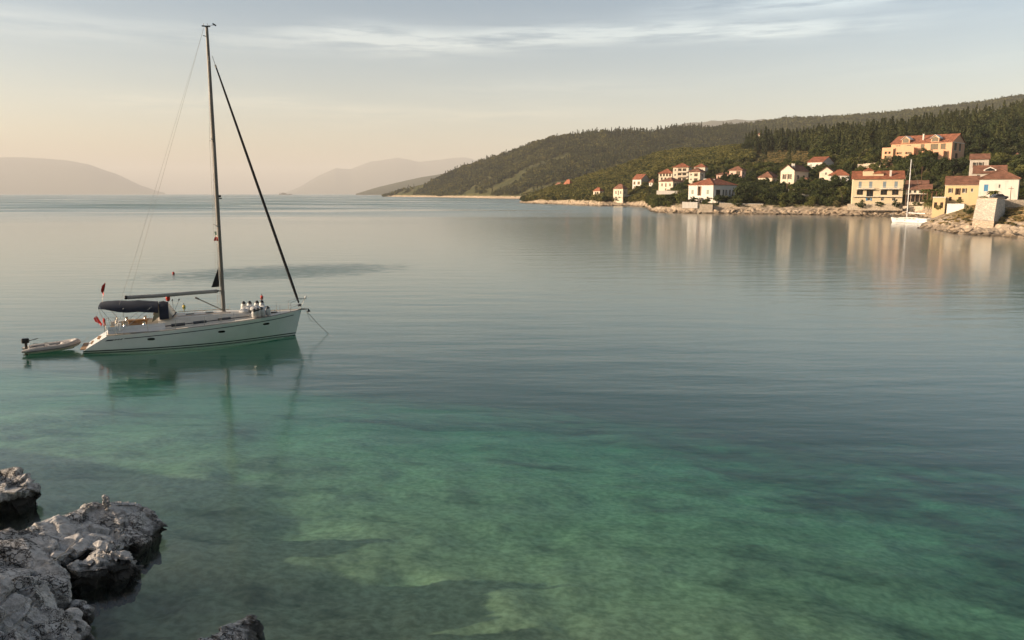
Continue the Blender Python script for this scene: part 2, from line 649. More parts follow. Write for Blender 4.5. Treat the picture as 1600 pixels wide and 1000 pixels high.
def bed_material():
    m, t, b = new_mat('sea_floor')
    pos = t.n('ShaderNodeNewGeometry').outputs['Position']
    sp = t.n('ShaderNodeSeparateXYZ')
    t.link(pos, sp.inputs[0])
    X, Y, Z = sp.outputs
    n1 = t.noise(t.scale(pos, (0.16, 0.24, 0.2)), 1.0, 4.0, 0.6)
    n2 = t.noise(t.scale(pos, (0.30, 0.42, 0.6)), 1.0, 4.0, 0.62)
    n3 = t.noise(pos, 3.5, 4.0, 0.6)
    sand = t.mix(t.smooth(n3, 0.3, 0.7), (0.28, 0.255, 0.16), (0.47, 0.42, 0.28))
    rock = t.mix(t.smooth(n2, 0.35, 0.65), (0.05, 0.042, 0.03), (0.26, 0.20, 0.12))
    weed = t.mix(n3, (0.016, 0.024, 0.014), (0.045, 0.055, 0.028))
    # weed meadow: patchy near, closing up in the deeper water to the right and beyond
    dpt = t.math('MULTIPLY', Z, -1.0)
    lim = t.math('ADD', t.math('MULTIPLY', t.smooth(t.math('MULTIPLY_ADD', Y, 0.8, X), 16.0, 70.0), 0.10), t.math('MULTIPLY', t.smooth(dpt, 4.0, 20.0), 0.16))
    lim = t.math('ADD', lim, t.math('MULTIPLY', t.smooth(X, 3.0, 18.0), 0.11))
    mead = t.smooth(t.math('ADD', t.math('ADD', t.math('MULTIPLY', n1, 0.65), t.math('MULTIPLY', n2, 0.35)), lim), 0.50, 0.82)
    tuft = t.math('MULTIPLY', t.smooth(n2, 0.50, 0.78), 0.62)
    col = t.mix(tuft, sand, weed)
    col = t.mix(mead, col, weed)
    col = t.mix(t.math('MULTIPLY', t.math('SUBTRACT', 1.0, t.smooth(t.math('MULTIPLY_ADD', n1, -2.0, dpt), -0.35, 0.75)), 0.9), col, rock)
    t.set(b.inputs['Base Color'], col)
    b.inputs['Roughness'].default_value = 1.0
    b.inputs['Specular IOR Level'].default_value = 0.0
    bp = t.n('ShaderNodeBump')
    bp.inputs['Distance'].default_value = 0.12
    t.link(n2, bp.inputs['Height'])
    t.link(bp.outputs[0], b.inputs['Normal'])
    return m


bed = obj('seabed', mesh_from('seabed', V, FA, bed_material(), True))
tag(bed, 'pale sand and dark weed under the clear water', kind='structure')


# ------------------------------------------------------------------ hillsides
class Strip:
    """a stretch of land: columns of surveyed points from the shore up to the crest"""
    def __init__(self, cols, sub=6, ncol=160, amp=0.0, nscale=60.0, back=(250, -60), shore=True, fine=0.0, fine_to=2.2):
        cols = sorted(cols, key=lambda c: c[0])
        px = np.array([c[0] for c in cols], float)
        self.px = np.linspace(px[0], px[-1], ncol)
        npt = len(cols[0][1])
        YY = np.array([[p[0] for p in c[1]] for c in cols], float)
        PY = np.array([[p[1] for p in c[1]] for c in cols], float)
        Yc = np.stack([np.interp(self.px, px, YY[:, k]) for k in range(npt)], 1)
        Pc = np.stack([np.interp(self.px, px, PY[:, k]) for k in range(npt)], 1)
        ts = np.concatenate([np.linspace(k, k + 1, sub, endpoint=False) for k in range(npt - 1)] + [[npt - 1]])
        R = len(ts)
        P = np.zeros((ncol, R, 3))
        for i in range(ncol):
            y = np.interp(ts, np.arange(npt), Yc[i])
            if shore:
                a = at_depth(self.px[i], 303, Yc[i, 0])
            q = [at_depth(self.px[i], Pc[i, k], Yc[i, k]) for k in range(npt)]
            z = np.array([s[2] for s in q])
            if shore:
                z[0] = 0.0
            zz = np.interp(ts, np.arange(npt), z)
            # soften the breaks in slope
            zs = zz.copy()
            for _ in range(2):
                zs[1:-1] = (zs[:-2] + 2 * zs[1:-1] + zs[2:]) / 4
            u = np.interp(ts, np.arange(npt), [s[0] / s[1] for s in q])
            P[i, :, 0] = u * y
            P[i, :, 1] = y
            P[i, :, 2] = zs
        wgt = np.clip(np.minimum(ts / 1.0, 1.0), 0, 1)
        if amp:
            flat = P.reshape(-1, 3)
            n = fbm(np.stack([flat[:, 0] / nscale, flat[:, 1] / nscale, np.zeros(len(flat))], 1), 5) - 0.5
            P[:, :, 2] += n.reshape(ncol, R) * amp * wgt[None, :]
        if fine:
            flat = P.reshape(-1, 3)
            # tilted beds of limestone
            s = np.stack([(flat[:, 0] * 0.8 - flat[:, 2] * 0.9) * 0.12, flat[:, 1] * 0.25, (flat[:, 2] + flat[:, 0] * 0.45) * 0.9], 1)
            n = fbm(s, 4, 0.6) - 0.5
            q_ = (flat[:, 2] - 0.42 * flat[:, 0] + 1.6 * fbm(flat * 0.12, 3)) / 1.25
            f_ = q_ - np.floor(q_)
            n = 0.7 * n + 0.16 * (f_ ** 2 - 0.33) * sstep(fbm(flat * 0.3 + 9, 3), 0.3, 0.55)
            P[:, :, 2] += n.reshape(ncol, R) * fine * (1 - np.clip((ts - fine_to) / 0.6, 0, 1))[None, :]
        self.P, self.ts, self.ncol, self.R = P, ts, ncol, R
        self.back, self.shore = back, shore

    def build(self, name, mat, label, smooth=True):
        P = self.P
        rows = [P[:, j] for j in range(self.R)]
        if self.shore:
            f0 = P[:, 0].copy()
            f0[:, 2] = -4
            f0[:, :2] *= (1 - 4.0 / f0[:, 1:2])
            f1 = P[:, 0].copy()
            rows = [f0] + rows
        b = P[:, -1].copy()
        b[:, :2] *= (1 + self.back[0] / b[:, 1:2])
        b[:, 2] += self.back[1]
        rows.append(b)
        A = np.stack(rows, 0)
        m, n = A.shape[:2]
        ii = (np.arange(m - 1)[:, None] * n + np.arange(n - 1)[None, :]).ravel()
        FA = np.stack([ii, ii + 1, ii + n + 1, ii + n], 1)
        o = obj(name, mesh_from(name, A.reshape(-1, 3), FA, mat, smooth))
        return tag(o, label, kind='structure')

    def proj(self):
        q = self.P.reshape(-1, 3) - CAMP
        dz = q @ _FW
        return (500 - F * (q @ _U) / dz).reshape(self.ncol, self.R)

    def ground(self, px, py):
        """the place on the slope seen at one point of the photo"""
        if not hasattr(self, 'pyc'):
            self.pyc = self.proj()
        f = np.interp(px, self.px, np.arange(self.ncol))
        i = int(min(f, self.ncol - 2))
        a = f - i
        col = self.pyc[i] * (1 - a) + self.pyc[i + 1] * a
        pts = self.P[i] * (1 - a) + self.P[i + 1] * a
        for j in range(self.R - 1):
            if col[j] >= py >= col[j + 1]:
                s = (col[j] - py) / max(1e-6, col[j] - col[j + 1])
                return pts[j] * (1 - s) + pts[j + 1] * s
        j = int(np.argmin(np.abs(col - py)))
        return pts[j]

    def sample(self, n, t0, t1, p0=None, p1=None):
        """n places spread evenly over the land between rows t0 and t1"""
        P = self.P
        j0, j1 = np.searchsorted(self.ts, t0), np.searchsorted(self.ts, t1)
        j1 = min(j1, self.R - 1)
        i0, i1 = 0, self.ncol - 1
        if p0 is not None:
            i0, i1 = np.searchsorted(self.px, p0), min(np.searchsorted(self.px, p1), self.ncol - 1)
        A = P[i0:i1, j0:j1]
        B = P[i0 + 1:i1 + 1, j0:j1]
        C = P[i0:i1, j0 + 1:j1 + 1]
        D = P[i0 + 1:i1 + 1, j0 + 1:j1 + 1]
        ar = np.linalg.norm(np.cross(B - A, C - A), axis=2).ravel()
        k = rng.choice(len(ar), size=n, p=ar / ar.sum())
        a, b = rng.random((n, 1)), rng.random((n, 1))
        A, B, C, D = (q.reshape(-1, 3)[k] for q in (A, B, C, D))
        return A * (1 - a) * (1 - b) + B * a * (1 - b) + C * (1 - a) * b + D * a * b


def shore(px, y0, *rest):
    return (px, [(y0, 303)] + list(rest))


headland = Strip([
    shore(598, 2800, (2805, 306.6), (2812, 306.2), (2825, 305.6)),
    shore(640, 2500, (2510, 305.6), (2560, 302), (2640, 297)),
    shore(700, 2100, (2115, 305.6), (2250, 293), (2450, 274)),
    shore(760, 1750, (1765, 306), (2000, 281), (2350, 251)),
    shore(830, 1470, (1485, 306.5), (1800, 270), (2250, 226)),
    shore(888, 1330, (1345, 307), (1750, 262), (2150, 212)),
    shore(950, 1220, (1235, 307), (1700, 256), (2100, 206)),
    shore(1050, 1130, (1145, 307), (1650, 252), (2100, 202)),
    shore(1140, 1080, (1095, 307), (1650, 250), (2100, 200)),
    shore(1215, 1050, (1065, 307), (1650, 250), (2100, 207)),
    shore(1320, 1050, (1065, 307), (1650, 255), (2100, 222)),
], sub=10, ncol=150, amp=22, nscale=170)
hillside = Strip([
    shore(812, 866, (870, 315.4), (873, 315.2), (877, 315), (882, 314.6)),
    shore(850, 785, (795, 312.5), (820, 308), (850, 304), (880, 301)),
    shore(880, 735, (742, 312.5), (775, 303), (830, 297), (900, 291)),
    shore(940, 650, (657, 315.5), (680, 309), (770, 292), (930, 271)),
    shore(985, 640, (648, 315), (665, 310), (740, 293), (920, 256)),
    shore(1009, 600, (606, 315), (640, 300), (720, 285), (920, 248)),
    shore(1019, 440, (450, 325), (600, 305), (700, 285), (910, 245)),
    shore(1030, 415, (425, 323), (540, 303), (650, 278), (900, 242)),
    shore(1060, 400, (410, 320), (480, 301), (600, 272), (880, 238)),
    shore(1100, 390, (398, 319), (470, 296), (580, 266), (870, 236)),
    shore(1150, 385, (392, 320), (460, 294), (580, 258), (860, 231)),
    shore(1200, 378, (388, 322), (450, 292), (580, 252), (850, 228)),
    shore(1250, 370, (382, 322), (440, 290), (560, 248), (840, 224)),
    shore(1300, 358, (372, 322), (420, 292), (520, 252), (820, 217)),
    shore(1340, 350, (362, 322), (400, 300), (500, 256), (810, 212)),
    shore(1400, 342, (352, 322), (390, 303), (450, 258), (790, 210)),
    shore(1440, 336, (346, 322), (385, 302), (440, 252), (780, 206)),
    shore(1462, 300, (306, 325), (380, 302), (440, 255), (770, 202)),
    shore(1480, 262, (266, 326), (360, 302), (440, 256), (765, 198)),
    shore(1560, 252, (256, 322), (340, 298), (430, 258), (740, 188)),
    shore(1680, 240, (244, 320), (330, 292), (420, 246), (720, 172)),
], sub=10, ncol=420, amp=5.0, nscale=45, fine=3.0, fine_to=0.9)
ridge = Strip([
    (1110, [(1900, 240), (2200, 222), (2600, 205)]),
    (1160, [(1900, 236), (2200, 216), (2600, 201)]),
    (1200, [(1900, 232), (2200, 210), (2600, 194)]),
    (1228, [(1900, 228), (2200, 206), (2600, 189)]),
    (1280, [(1900, 224), (2200, 204), (2600, 188)]),
    (1340, [(1900, 220), (2200, 200), (2600, 185)]),
    (1400, [(1900, 214), (2200, 195), (2600, 180)]),
    (1460, [(1900, 208), (2200, 189), (2600, 174)]),
    (1540, [(1900, 196), (2200, 180), (2600, 164)]),
    (1600, [(1900, 186), (2200, 170), (2600, 154)]),
    (1690, [(1900, 174), (2200, 157), (2600, 138)]),
], sub=12, ncol=120, amp=16, nscale=230, shore=False, back=(400, -80))
point = Strip([
    shore(1437, 225, (227, 355.6), (230, 354.6), (233, 354), (236, 353.6)),
    shore(1450, 218, (221, 355), (226, 351.5), (230, 349), (236, 347.5)),
    shore(1470, 209, (213, 354), (219, 348.5), (225, 343), (236, 337)),
    shore(1490, 196, (201, 357), (208, 348.5), (216, 341), (232, 331)),
    shore(1515, 188, (193, 360), (200, 351), (208, 341), (236, 322)),
    shore(1550, 184, (189, 361), (196, 352), (205, 339), (240, 315)),
    shore(1575, 180, (185, 362), (193, 350), (201, 334), (236, 311)),
    shore(1600, 174, (179, 365), (188, 350), (197, 328), (236, 310)),
    shore(1690, 160, (165, 368), (176, 350), (190, 322), (236, 306)),
], sub=16, ncol=200, amp=0.8, nscale=9, back=(70, -0.6), fine=2.6)
pale = Strip([
    (1050, [(9000, 206), (9700, 199)]), (1066, [(9000, 203), (9700, 194)]), (1082, [(9000, 202), (9700, 190.5)]),
    (1098, [(9000, 201), (9700, 190)]), (1112, [(9000, 200), (9700, 187)]), (1130, [(9000, 200), (9700, 188.5)]),
    (1150, [(9000, 200), (9700, 185.5)]), (1168, [(9000, 200), (9700, 187)]), (1192, [(9000, 200), (9700, 184.5)]),
    (1215, [(9000, 200), (9700, 186)]), (1260, [(9000, 200), (9700, 190)])], sub=10, ncol=120, amp=90, nscale=520, shore=False, back=(1500, -250))


def mountain(name, label, prof, y0, y1, amp):
    cols = [(x, [(y0, 303.3), ((y0 * 2 + y1) / 3, 303 - (303 - y) * 0.42), ((y0 + 2 * y1) / 3, 303 - (303 - y) * 0.78), (y1, y)]) for x, y in prof]
    s = Strip(cols, sub=10, ncol=160, amp=amp, nscale=700, shore=True, back=(2500, -400))
    return s.build(name, M['far'], label)


M['far'] = hill_mat('far_mountain_scrub', (0.060, 0.062, 0.035), (0.10, 0.092, 0.055), (0.3, 0.27, 0.22), 6.0, 0.2)
M['hill'] = hill_mat('scrub_hillside', (0.045, 0.050, 0.018), (0.085, 0.078, 0.030), (0.46, 0.36, 0.26), 5.0, 0.35)
M['village_ground'] = hill_mat('village_slope', (0.060, 0.062, 0.022), (0.15, 0.125, 0.045), (0.47, 0.365, 0.26), 4.2, 0.5)
M['point'] = hill_mat('limestone_point', (0.30, 0.20, 0.095), (0.14, 0.115, 0.045), (0.48, 0.375, 0.27), 3.6, 0.5)

mountain('mountain_range', 'pale hazy mountain slope at the left edge beyond the open sea',
         [(-420, 262), (-260, 244), (-120, 240), (0, 246), (60, 248), (100, 251), (140, 257), (180, 271), (220, 290), (258, 303)], 18500, 21500, 90)
mountain('mountain_range', 'faint double-topped mountain ridge on the horizon behind the headland',
         [(445, 303), (470, 291), (500, 274), (525, 263), (548, 265), (580, 252), (620, 247), (655, 252), (700, 247.5), (727, 246.5), (750, 252), (800, 262), (900, 275)], 22000, 25000, 90)
mountain('cape', 'low hazy cape just beyond the tip of the wooded headland',
         [(556, 303), (590, 293), (630, 284), (660, 277), (700, 271), (760, 262), (820, 258)], 6200, 7200, 25)
pale.build('far_hills', M['far'], 'pale grey crest of hills above the wooded headland')
ridge.build('ridge', M['hill'], 'hazy wooded ridge along the skyline at right')
headland.build('headland', M['hill'], 'long wooded headland sloping down to the sea at left')
hillside.build('hillside', M['village_ground'], 'village slope with scrub, terraces and pale rocky foot')
point.build('rocky_point', M['point'], 'rocky point with tilted limestone beds and dry grass at right edge', False)

# the coast the photograph is taken from: beside and behind the viewpoint, its unseen rise is shaped to shade the near water
lx = np.linspace(-110, 140, 250)
ly = np.linspace(-130, 60, 190)
LX, LY = np.meshgrid(lx, ly)
X, Y = LX.ravel(), LY.ravel()
edge_l = -0.72 * np.maximum(Y, 0) - 4.5 - 2.5 * np.maximum(Y - 27, 0)                       # land lies left of this line ...
inl = np.maximum((edge_l - X), -40) - 0.0
front = 1.5 - Y                                               # ... and behind this one
hl = np.minimum(inl * 2.2, np.minimum(1.75 + 0.28 * inl, 4.5))                       # low unseen bank, its height set for the shadow on the rocks
hl = hl + 2.5 * sstep(-Y, -15.2, -13.6) * sstep(inl, 5, 12)                          # higher unseen shoulder nearer the viewpoint, raised to shade the near water
hl = np.maximum(hl, -45)
hf = np.clip(front * 0.75 + 7.6, -45, 7.9)
hf = hf + 0.5 * np.maximum(-Y - 8, 0) * sstep(X, -100, -40)          # unseen hill added behind the viewpoint to block sky light
hgt = np.maximum(hl, hf)
nn = fbm(np.stack([X * 0.16, Y * 0.16, X * 0], 1), 5) - 0.5
hgt = hgt + nn * 2.6 * sstep(hgt, 0.5, 4) * sstep(np.hypot(X, Y), 4, 14)
hgt = np.where(np.hypot(X, Y) < 6, np.minimum(hgt, 7.9), hgt)
n, nr_ = 250, 190
ii = (np.arange(nr_ - 1)[:, None] * n + np.arange(n - 1)[None, :]).ravel()
coast = obj('coast', mesh_from('coast', np.stack([X, Y, hgt - 0.3], 1), np.stack([ii, ii + 1, ii + n + 1, ii + n], 1), M['point'], True))
tag(coast, 'unseen near coast around the viewpoint, shaped for the shade it casts', kind='structure')

# ------------------------------------------------------------------ haze
hm = bpy.data.materials.new('sea_haze')
hm.use_nodes = True
ht = NT(hm.node_tree)
hm.node_tree.nodes.clear()
pv = ht.n('ShaderNodeVolumePrincipled')
pv.inputs['Color'].default_value = (1.0, 0.98, 0.95, 1)
pv.inputs['Density'].default_value = 0.000062
pv.inputs['Anisotropy'].default_value = 0.0
ho = ht.n('ShaderNodeOutputMaterial')
ht.link(pv.outputs[0], ho.inputs['Volume'])
hz = MB().box((0, 16750, 540), (66000, 35500, 1204)).build('haze', hm)
tag(hz, 'thin warm morning haze over the sea', kind='stuff')


# ================================================================== FOREGROUND ROCKS
from mathutils.geometry import tessellate_polygon


def rock_material():
    m, t, b = new_mat('grey_limestone')
    geo = t.n('ShaderNodeNewGeometry')
    pos = geo.outputs['Position']
    sp = t.n('ShaderNodeSeparateXYZ')
    t.link(pos, sp.inputs[0])
    n1 = t.noise(pos, 0.9, 5.0, 0.6)
    n2 = t.noise(pos, 6.0, 6.0, 0.65)
    n3 = t.noise(pos, 26.0, 3.0, 0.6)
    col = t.mix(t.smooth(n2, 0.28, 0.7), (0.40, 0.37, 0.335), (0.70, 0.66, 0.61))
    col = t.mix(t.math('MULTIPLY', t.smooth(n1, 0.56, 0.70), 0.5), col, (0.15, 0.13, 0.11))     # lichen
    # hairline cracks
    vo = t.n('ShaderNodeTexVoronoi', feature='DISTANCE_TO_EDGE')
    wv = t.n('ShaderNodeVectorMath', operation='MULTIPLY_ADD')
    t.link(t.noise(pos, 1.6, 5.0, 0.65, col=True), wv.inputs[0])
    wv.inputs[1].default_value = (1.1, 1.1, 1.1)
    t.link(t.scale(pos, (0.75, 1.5, 1.0), (0.2, 0, 0.5)), wv.inputs[2])
    t.link(wv.outputs[0], vo.inputs['Vector'])
    vo.inputs['Scale'].default_value = 1.5
    vo2 = t.n('ShaderNodeTexVoronoi', feature='DISTANCE_TO_EDGE')
    t.link(wv.outputs[0], vo2.inputs['Vector'])
    vo2.inputs['Scale'].default_value = 5.0
    crk = t.math('MINIMUM', t.math('ADD', t.smooth(vo.outputs['Distance'], 0.005, 0.045), t.smooth(n1, 0.68, 0.36), clamp=True), t.math('ADD', t.smooth(vo2.outputs['Distance'], 0.0, 0.09), t.smooth(n1, 0.56, 0.47), clamp=True))
    col = t.mix(crk, (0.022, 0.019, 0.016), col)
    # weed and water line: the foot of every rock is wet and black
    zz = t.math('MULTIPLY_ADD', t.math('SUBTRACT', n2, 0.5), 0.5, sp.outputs[2])
    zz = t.math('MULTIPLY_ADD', t.math('SUBTRACT', n1, 0.5), 0.7, zz)
    wet = t.math('SUBTRACT', 1.0, t.smooth(zz, 0.22, 0.52))
    col = t.mix(t.math('MULTIPLY', wet, 0.94), col, (0.020, 0.019, 0.013))
    t.set(b.inputs['Base Color'], col)
    t.set(b.inputs['Roughness'], t.math('MULTIPLY_ADD', wet, -0.38, 0.92))
    b.inputs['Specular IOR Level'].default_value = 0.3
    bp = t.n('ShaderNodeBump')
    bp.inputs['Distance'].default_value = 0.05
    t.link(t.math('ADD', t.math('MULTIPLY', crk, 0.8), t.math('MULTIPLY_ADD', n3, 0.3, n2)), bp.inputs['Height'])
    t.link(bp.outputs[0], b.inputs['Normal'])
    return m


M['rock'] = rock_material()


def rock(name, label, poly, zbot=-0.9, flare=1.06, voxel=0.055, cell=0.5, rough=0.10, parent=None, shift=(0, 0), group=None, under=0.0):
    """poly: rim of the rock's top, each (px, py, height above water)"""
    top = np.array([on_level(x, y, z) for x, y, z in poly])
    c = top.mean(0)
    bot = top.copy()
    bot[:, :2] = c[:2] + (top[:, :2] - c[:2]) * flare + np.array(shift)
    bot[:, 2] = zbot
    mid = (top * 0.45 + bot * 0.55)
    mid[:, :2] = c[:2] + (mid[:, :2] - c[:2]) * (1 - under)
    n = len(top)
    vs = np.concatenate([top, mid, bot])
    fs = []
    for k in (0, n):
        fs += [(k + i, k + (i + 1) % n, k + n + (i + 1) % n, k + n + i) for i in range(n)]
    tess = tessellate_polygon([[Vector((q[0], q[1], 0)) for q in top]])
    fs += [tuple(t_) for t_ in tess] + [tuple(2 * n + k for k in reversed(t_)) for t_ in tess]
    me = mesh_from(name, vs, fs)
    bm = bmesh.new()
    bm.from_mesh(me)
    bmesh.ops.triangulate(bm, faces=bm.faces)
    bmesh.ops.recalc_face_normals(bm, faces=bm.faces)
    bm.to_mesh(me)
    bm.free()
    tmp = bpy.data.objects.new('tmp', me)
    COL.objects.link(tmp)
    md = tmp.modifiers.new('r', 'REMESH')
    md.mode = 'VOXEL'
    md.voxel_size = voxel
    sm = tmp.modifiers.new('s', 'SMOOTH')
    sm.iterations = 2
    dg = bpy.context.evaluated_depsgraph_get()
    ev = tmp.evaluated_get(dg)
    out = bpy.data.meshes.new_from_object(ev)
    bpy.data.objects.remove(tmp)
    nv = len(out.vertices)
    co = np.zeros(nv * 3)
    no = np.zeros(nv * 3)
    out.vertices.foreach_get('co', co)
    out.vertices.foreach_get('normal', no)
    co, no = co.reshape(-1, 3), no.reshape(-1, 3)
    # broken into beds and blocks by joints
    lo, hi = co.min(0), co.max(0)
    w0 = co + 0.28 * (np.stack([fbm(co * 1.3 + s, 3) for s in (0, 31, 77)], 1) - 0.5)
    cnt = int(np.clip(np.prod((hi - lo) / cell) * 0.9, 12, 420))
    sd = lo + rng.random((cnt, 3)) * (hi - lo)
    sc = np.array([1.0, 1.15, 0.75])
    F1 = np.full(nv, 9.0)
    F2 = np.full(nv, 9.0)
    ID = np.zeros(nv, int)
    for q in range(cnt):
        d = np.linalg.norm((w0 - sd[q]) * sc, axis=1)
        nearer = d < F1
        F2 = np.where(nearer, F1, np.minimum(F2, d))
        ID = np.where(nearer, q, ID)
        F1 = np.where(nearer, d, F1)
    groove = (1 - sstep(F2 - F1, 0.0, 0.07)) * sstep(fbm(co * 1.1 + 3, 3), 0.38, 0.6)
    step = (rng.random(cnt)[ID] - 0.5) * rough * 1.5 * sstep(F2 - F1, 0.0, 0.05)
    # every block broken at its own slant
    rd = rng.normal(size=(cnt, 3))
    rd /= np.linalg.norm(rd, axis=1)[:, None]
    slant = ((co - sd[ID]) * rd[ID]).sum(1)
    step = step + np.clip(slant * 0.4, -1.2 * rough, 1.2 * rough) * np.where(co[:, 2] > 0.1, 1.0, 0.4)
    fine = (fbm(co * 2.2, 5, 0.6) - 0.5) * rough * 1.5 + (fbm(co * 9.0 + 5, 3, 0.6) - 0.5) * rough * 0.45
    # the sides are more broken than the worn tops
    bedq = (co @ np.array([0.24, -0.34, 0.91])) / 0.20 + 0.9 * fbm(co * 0.8 + 11, 3)
    ledge = (bedq - np.floor(bedq)) ** 3 * (1 - sstep(no[:, 2], 0.35, 0.8)) * sstep(co[:, 2], -0.1, 0.1)
    step = step - ledge * 0.10
    brk = 1.0 + 1.0 * (1 - sstep(no[:, 2], 0.2, 0.7))
    co = co + no * ((step + fine) * brk - groove * rough * 0.7)[:, None]
    out.vertices.foreach_set('co', co.ravel())
    out.materials.clear()
    out.materials.append(M['rock'])
    out.polygons.foreach_set('use_smooth', [False] * len(out.polygons))
    out.update()
    out.name = name
    o = obj(name, out, parent)
    if label:
        tag(o, label, 'rock', group)
    return o


rock('shore_rock', 'blunt dark grey rock at the left edge, farthest of the shore rocks',
     [(-70, 733, 1.05), (0, 733, 1.0), (28, 732, 0.95), (43, 741, 0.85), (50, 755, 0.62), (66, 770, 0.30), (62, 779, 0.15), (35, 768, 0.55), (-5, 772, 0.62), (-70, 785, 0.6)], cell=0.5, rough=0.075, voxel=0.045, under=0.05, flare=0.95, shift=(-0.3, 0.4))
rock('shore_rock', 'long tilted grey rock slab reaching out to the right from the left edge',
     [(-50, 850, 1.25), (30, 824, 1.22), (90, 801, 1.18), (140, 788, 1.15), (182, 781, 1.12), (215, 781, 1.02), (232, 791, 0.85), (248, 806, 0.6), (260, 820, 0.34),
      (238, 838, 0.30), (205, 850, 0.45), (180, 856, 0.58), (150, 853, 0.66), (120, 860, 0.70), (92, 870, 0.75), (40, 880, 0.85), (-50, 897, 0.95)], cell=0.55, rough=0.055, voxel=0.042, under=0.05, flare=0.92, shift=(-0.25, 0.45))
rock('shore_rock', 'smooth pale slab at left edge with fine cracks, below the long tilted slab',
     [(-80, 852, 1.75), (0, 847, 1.65), (50, 842, 1.5), (72, 856, 1.45), (82, 878, 1.3), (101, 893, 1.1), (102, 908, 0.95), (70, 916, 1.05), (30, 914, 1.25), (-80, 920, 1.7)], cell=0.75, rough=0.035, voxel=0.042, under=0.03)
rock('shore_rock', 'low dark wet block in front of the long tilted slab',
     [(108, 882, 0.62), (132, 864, 0.72), (155, 850, 0.76), (170, 861, 0.70), (198, 861, 0.60), (209, 876, 0.42), (203, 890, 0.22), (160, 888, 0.45), (118, 894, 0.50)], cell=0.4, rough=0.075, voxel=0.04, flare=0.95, shift=(-0.1, 0.3))
rock('shore_rock', 'jumbled broken pale rocks in the bottom left corner',
     [(-90, 918, 2.3), (0, 910, 2.1), (45, 905, 1.85), (76, 912, 1.6), (92, 932, 1.35), (104, 950, 1.05), (97, 968, 1.0), (110, 990, 0.6), (110, 1040, 0.5), (60, 1090, 1.4), (-90, 1090, 2.6)], cell=0.40, rough=0.13, voxel=0.045)
rock('shore_rock', 'black wedge-shaped rock at the bottom edge, apart from the others',
     [(270, 1050, 0.75), (306, 1004, 0.66), (345, 980, 0.58), (374, 962, 0.48), (394, 953, 0.42), (410, 968, 0.28), (408, 985, 0.18), (392, 1008, 0.18), (370, 1040, 0.35), (340, 1075, 0.6)], cell=0.5, rough=0.045, voxel=0.032)
for lab, cx, cy_, r in (('small dark boulder touching the broken rocks, the left one of a pair', 113, 947, 0.26),
                        ('small dark boulder in the water, right one of a pair by the broken rocks', 128, 950, 0.27)):
    kx = r / 17.5 * F
    rock('boulder', lab, [(cx + kx * 0.62 * math.cos(a) * (0.85 + 0.3 * random.random()), cy_ - 3 - kx * 0.34 * math.sin(a) * (0.85 + 0.3 * random.random()), 0.34 + 0.08 * random.random())
                          for a in [k * math.pi / 4 for k in range(8)]], cell=0.3, rough=0.07, voxel=0.035, zbot=-0.5)
rock('loose_stone', 'small loose stone lying on the top edge of the long tilted slab',
     [(158, 783, 1.28), (160, 776, 1.38), (168, 773, 1.40), (174, 775, 1.36), (173, 782, 1.27), (166, 785, 1.26)], zbot=1.0, cell=0.2, rough=0.05, voxel=0.03, flare=0.8)
# driftwood
a, b = on_level(86, 876, 1.32), on_level(117, 848, 0.80)
a, b = Vector(a), Vector(b)
st = MB().tube([a + (b - a) * t_ + Vector((0, 0, 0.03 * math.sin(9 * t_))) for t_ in (0, .25, .5, .75, 1)], 0.016, 6, r1=0.008)
tag(st.build('stick', simple('bleached_driftwood', (0.42, 0.36, 0.29), 0.9, 0.2), smooth=True), 'thin bleached stick leaning between the smooth slab and long slab', 'stick')


# ================================================================== BOATS
M['gelcoat'] = simple('white_gelcoat', (0.80, 0.79, 0.76), 0.22, 0.03, 1.5, coat=0.3)
M['deck'] = simple('cream_deck', (0.70, 0.64, 0.55), 0.55, 0.06, 3.0)
M['teak'] = simple('teak', (0.36, 0.21, 0.10), 0.65, 0.25, 5.0)
M['navy'] = simple('navy_stripe', (0.010, 0.012, 0.020), 0.35, 0.1)
M['canvas'] = simple('navy_canvas', (0.012, 0.016, 0.028), 0.85, 0.25, 2.0, bump=0.03)
M['canvas_black'] = simple('black_canvas', (0.012, 0.012, 0.014), 0.9, 0.2, 2.0)
M['smoked'] = simple('smoked_acrylic', (0.008, 0.009, 0.010), 0.08, 0.1)
M['vinyl'] = simple('clear_vinyl', (0.36, 0.29, 0.20), 0.15, 0.25, 1.5)
M['alu'] = simple('anodised_mast', (0.17, 0.155, 0.135), 0.45, 0.1, 2.0, metal=0.1)
M['boom'] = simple('boom_grey', (0.36, 0.34, 0.31), 0.45, 0.1, 2.0)
M['steel'] = simple('stainless_steel', (0.55, 0.53, 0.50), 0.22, 0.05, metal=0.95)
M['wire'] = simple('rigging_wire', (0.45, 0.42, 0.38), 0.45, 0.1, metal=0.6)
M['rope'] = simple('rope', (0.30, 0.26, 0.20), 0.9, 0.2, 12.0)
M['black'] = simple('black_rubber', (0.012, 0.012, 0.012), 0.5, 0.1)
M['red'] = simple('red_cloth', (0.52, 0.03, 0.022), 0.8, 0.15)
M['red_plastic'] = simple('red_plastic', (0.50, 0.035, 0.02), 0.4, 0.1)
M['yellow'] = simple('yellow_plastic', (0.55, 0.38, 0.05), 0.45, 0.1)
M['fender'] = simple('white_fender_vinyl', (0.62, 0.60, 0.56), 0.5, 0.12, 5.0)
M['cushion'] = simple('beige_cushion', (0.50, 0.36, 0.20), 0.85, 0.15)
M['hypalon'] = simple('grey_white_hypalon', (0.42, 0.38, 0.34), 0.55, 0.08)
M['hypalon_dark'] = simple('dark_grey_hypalon', (0.13, 0.12, 0.12), 0.6, 0.1)


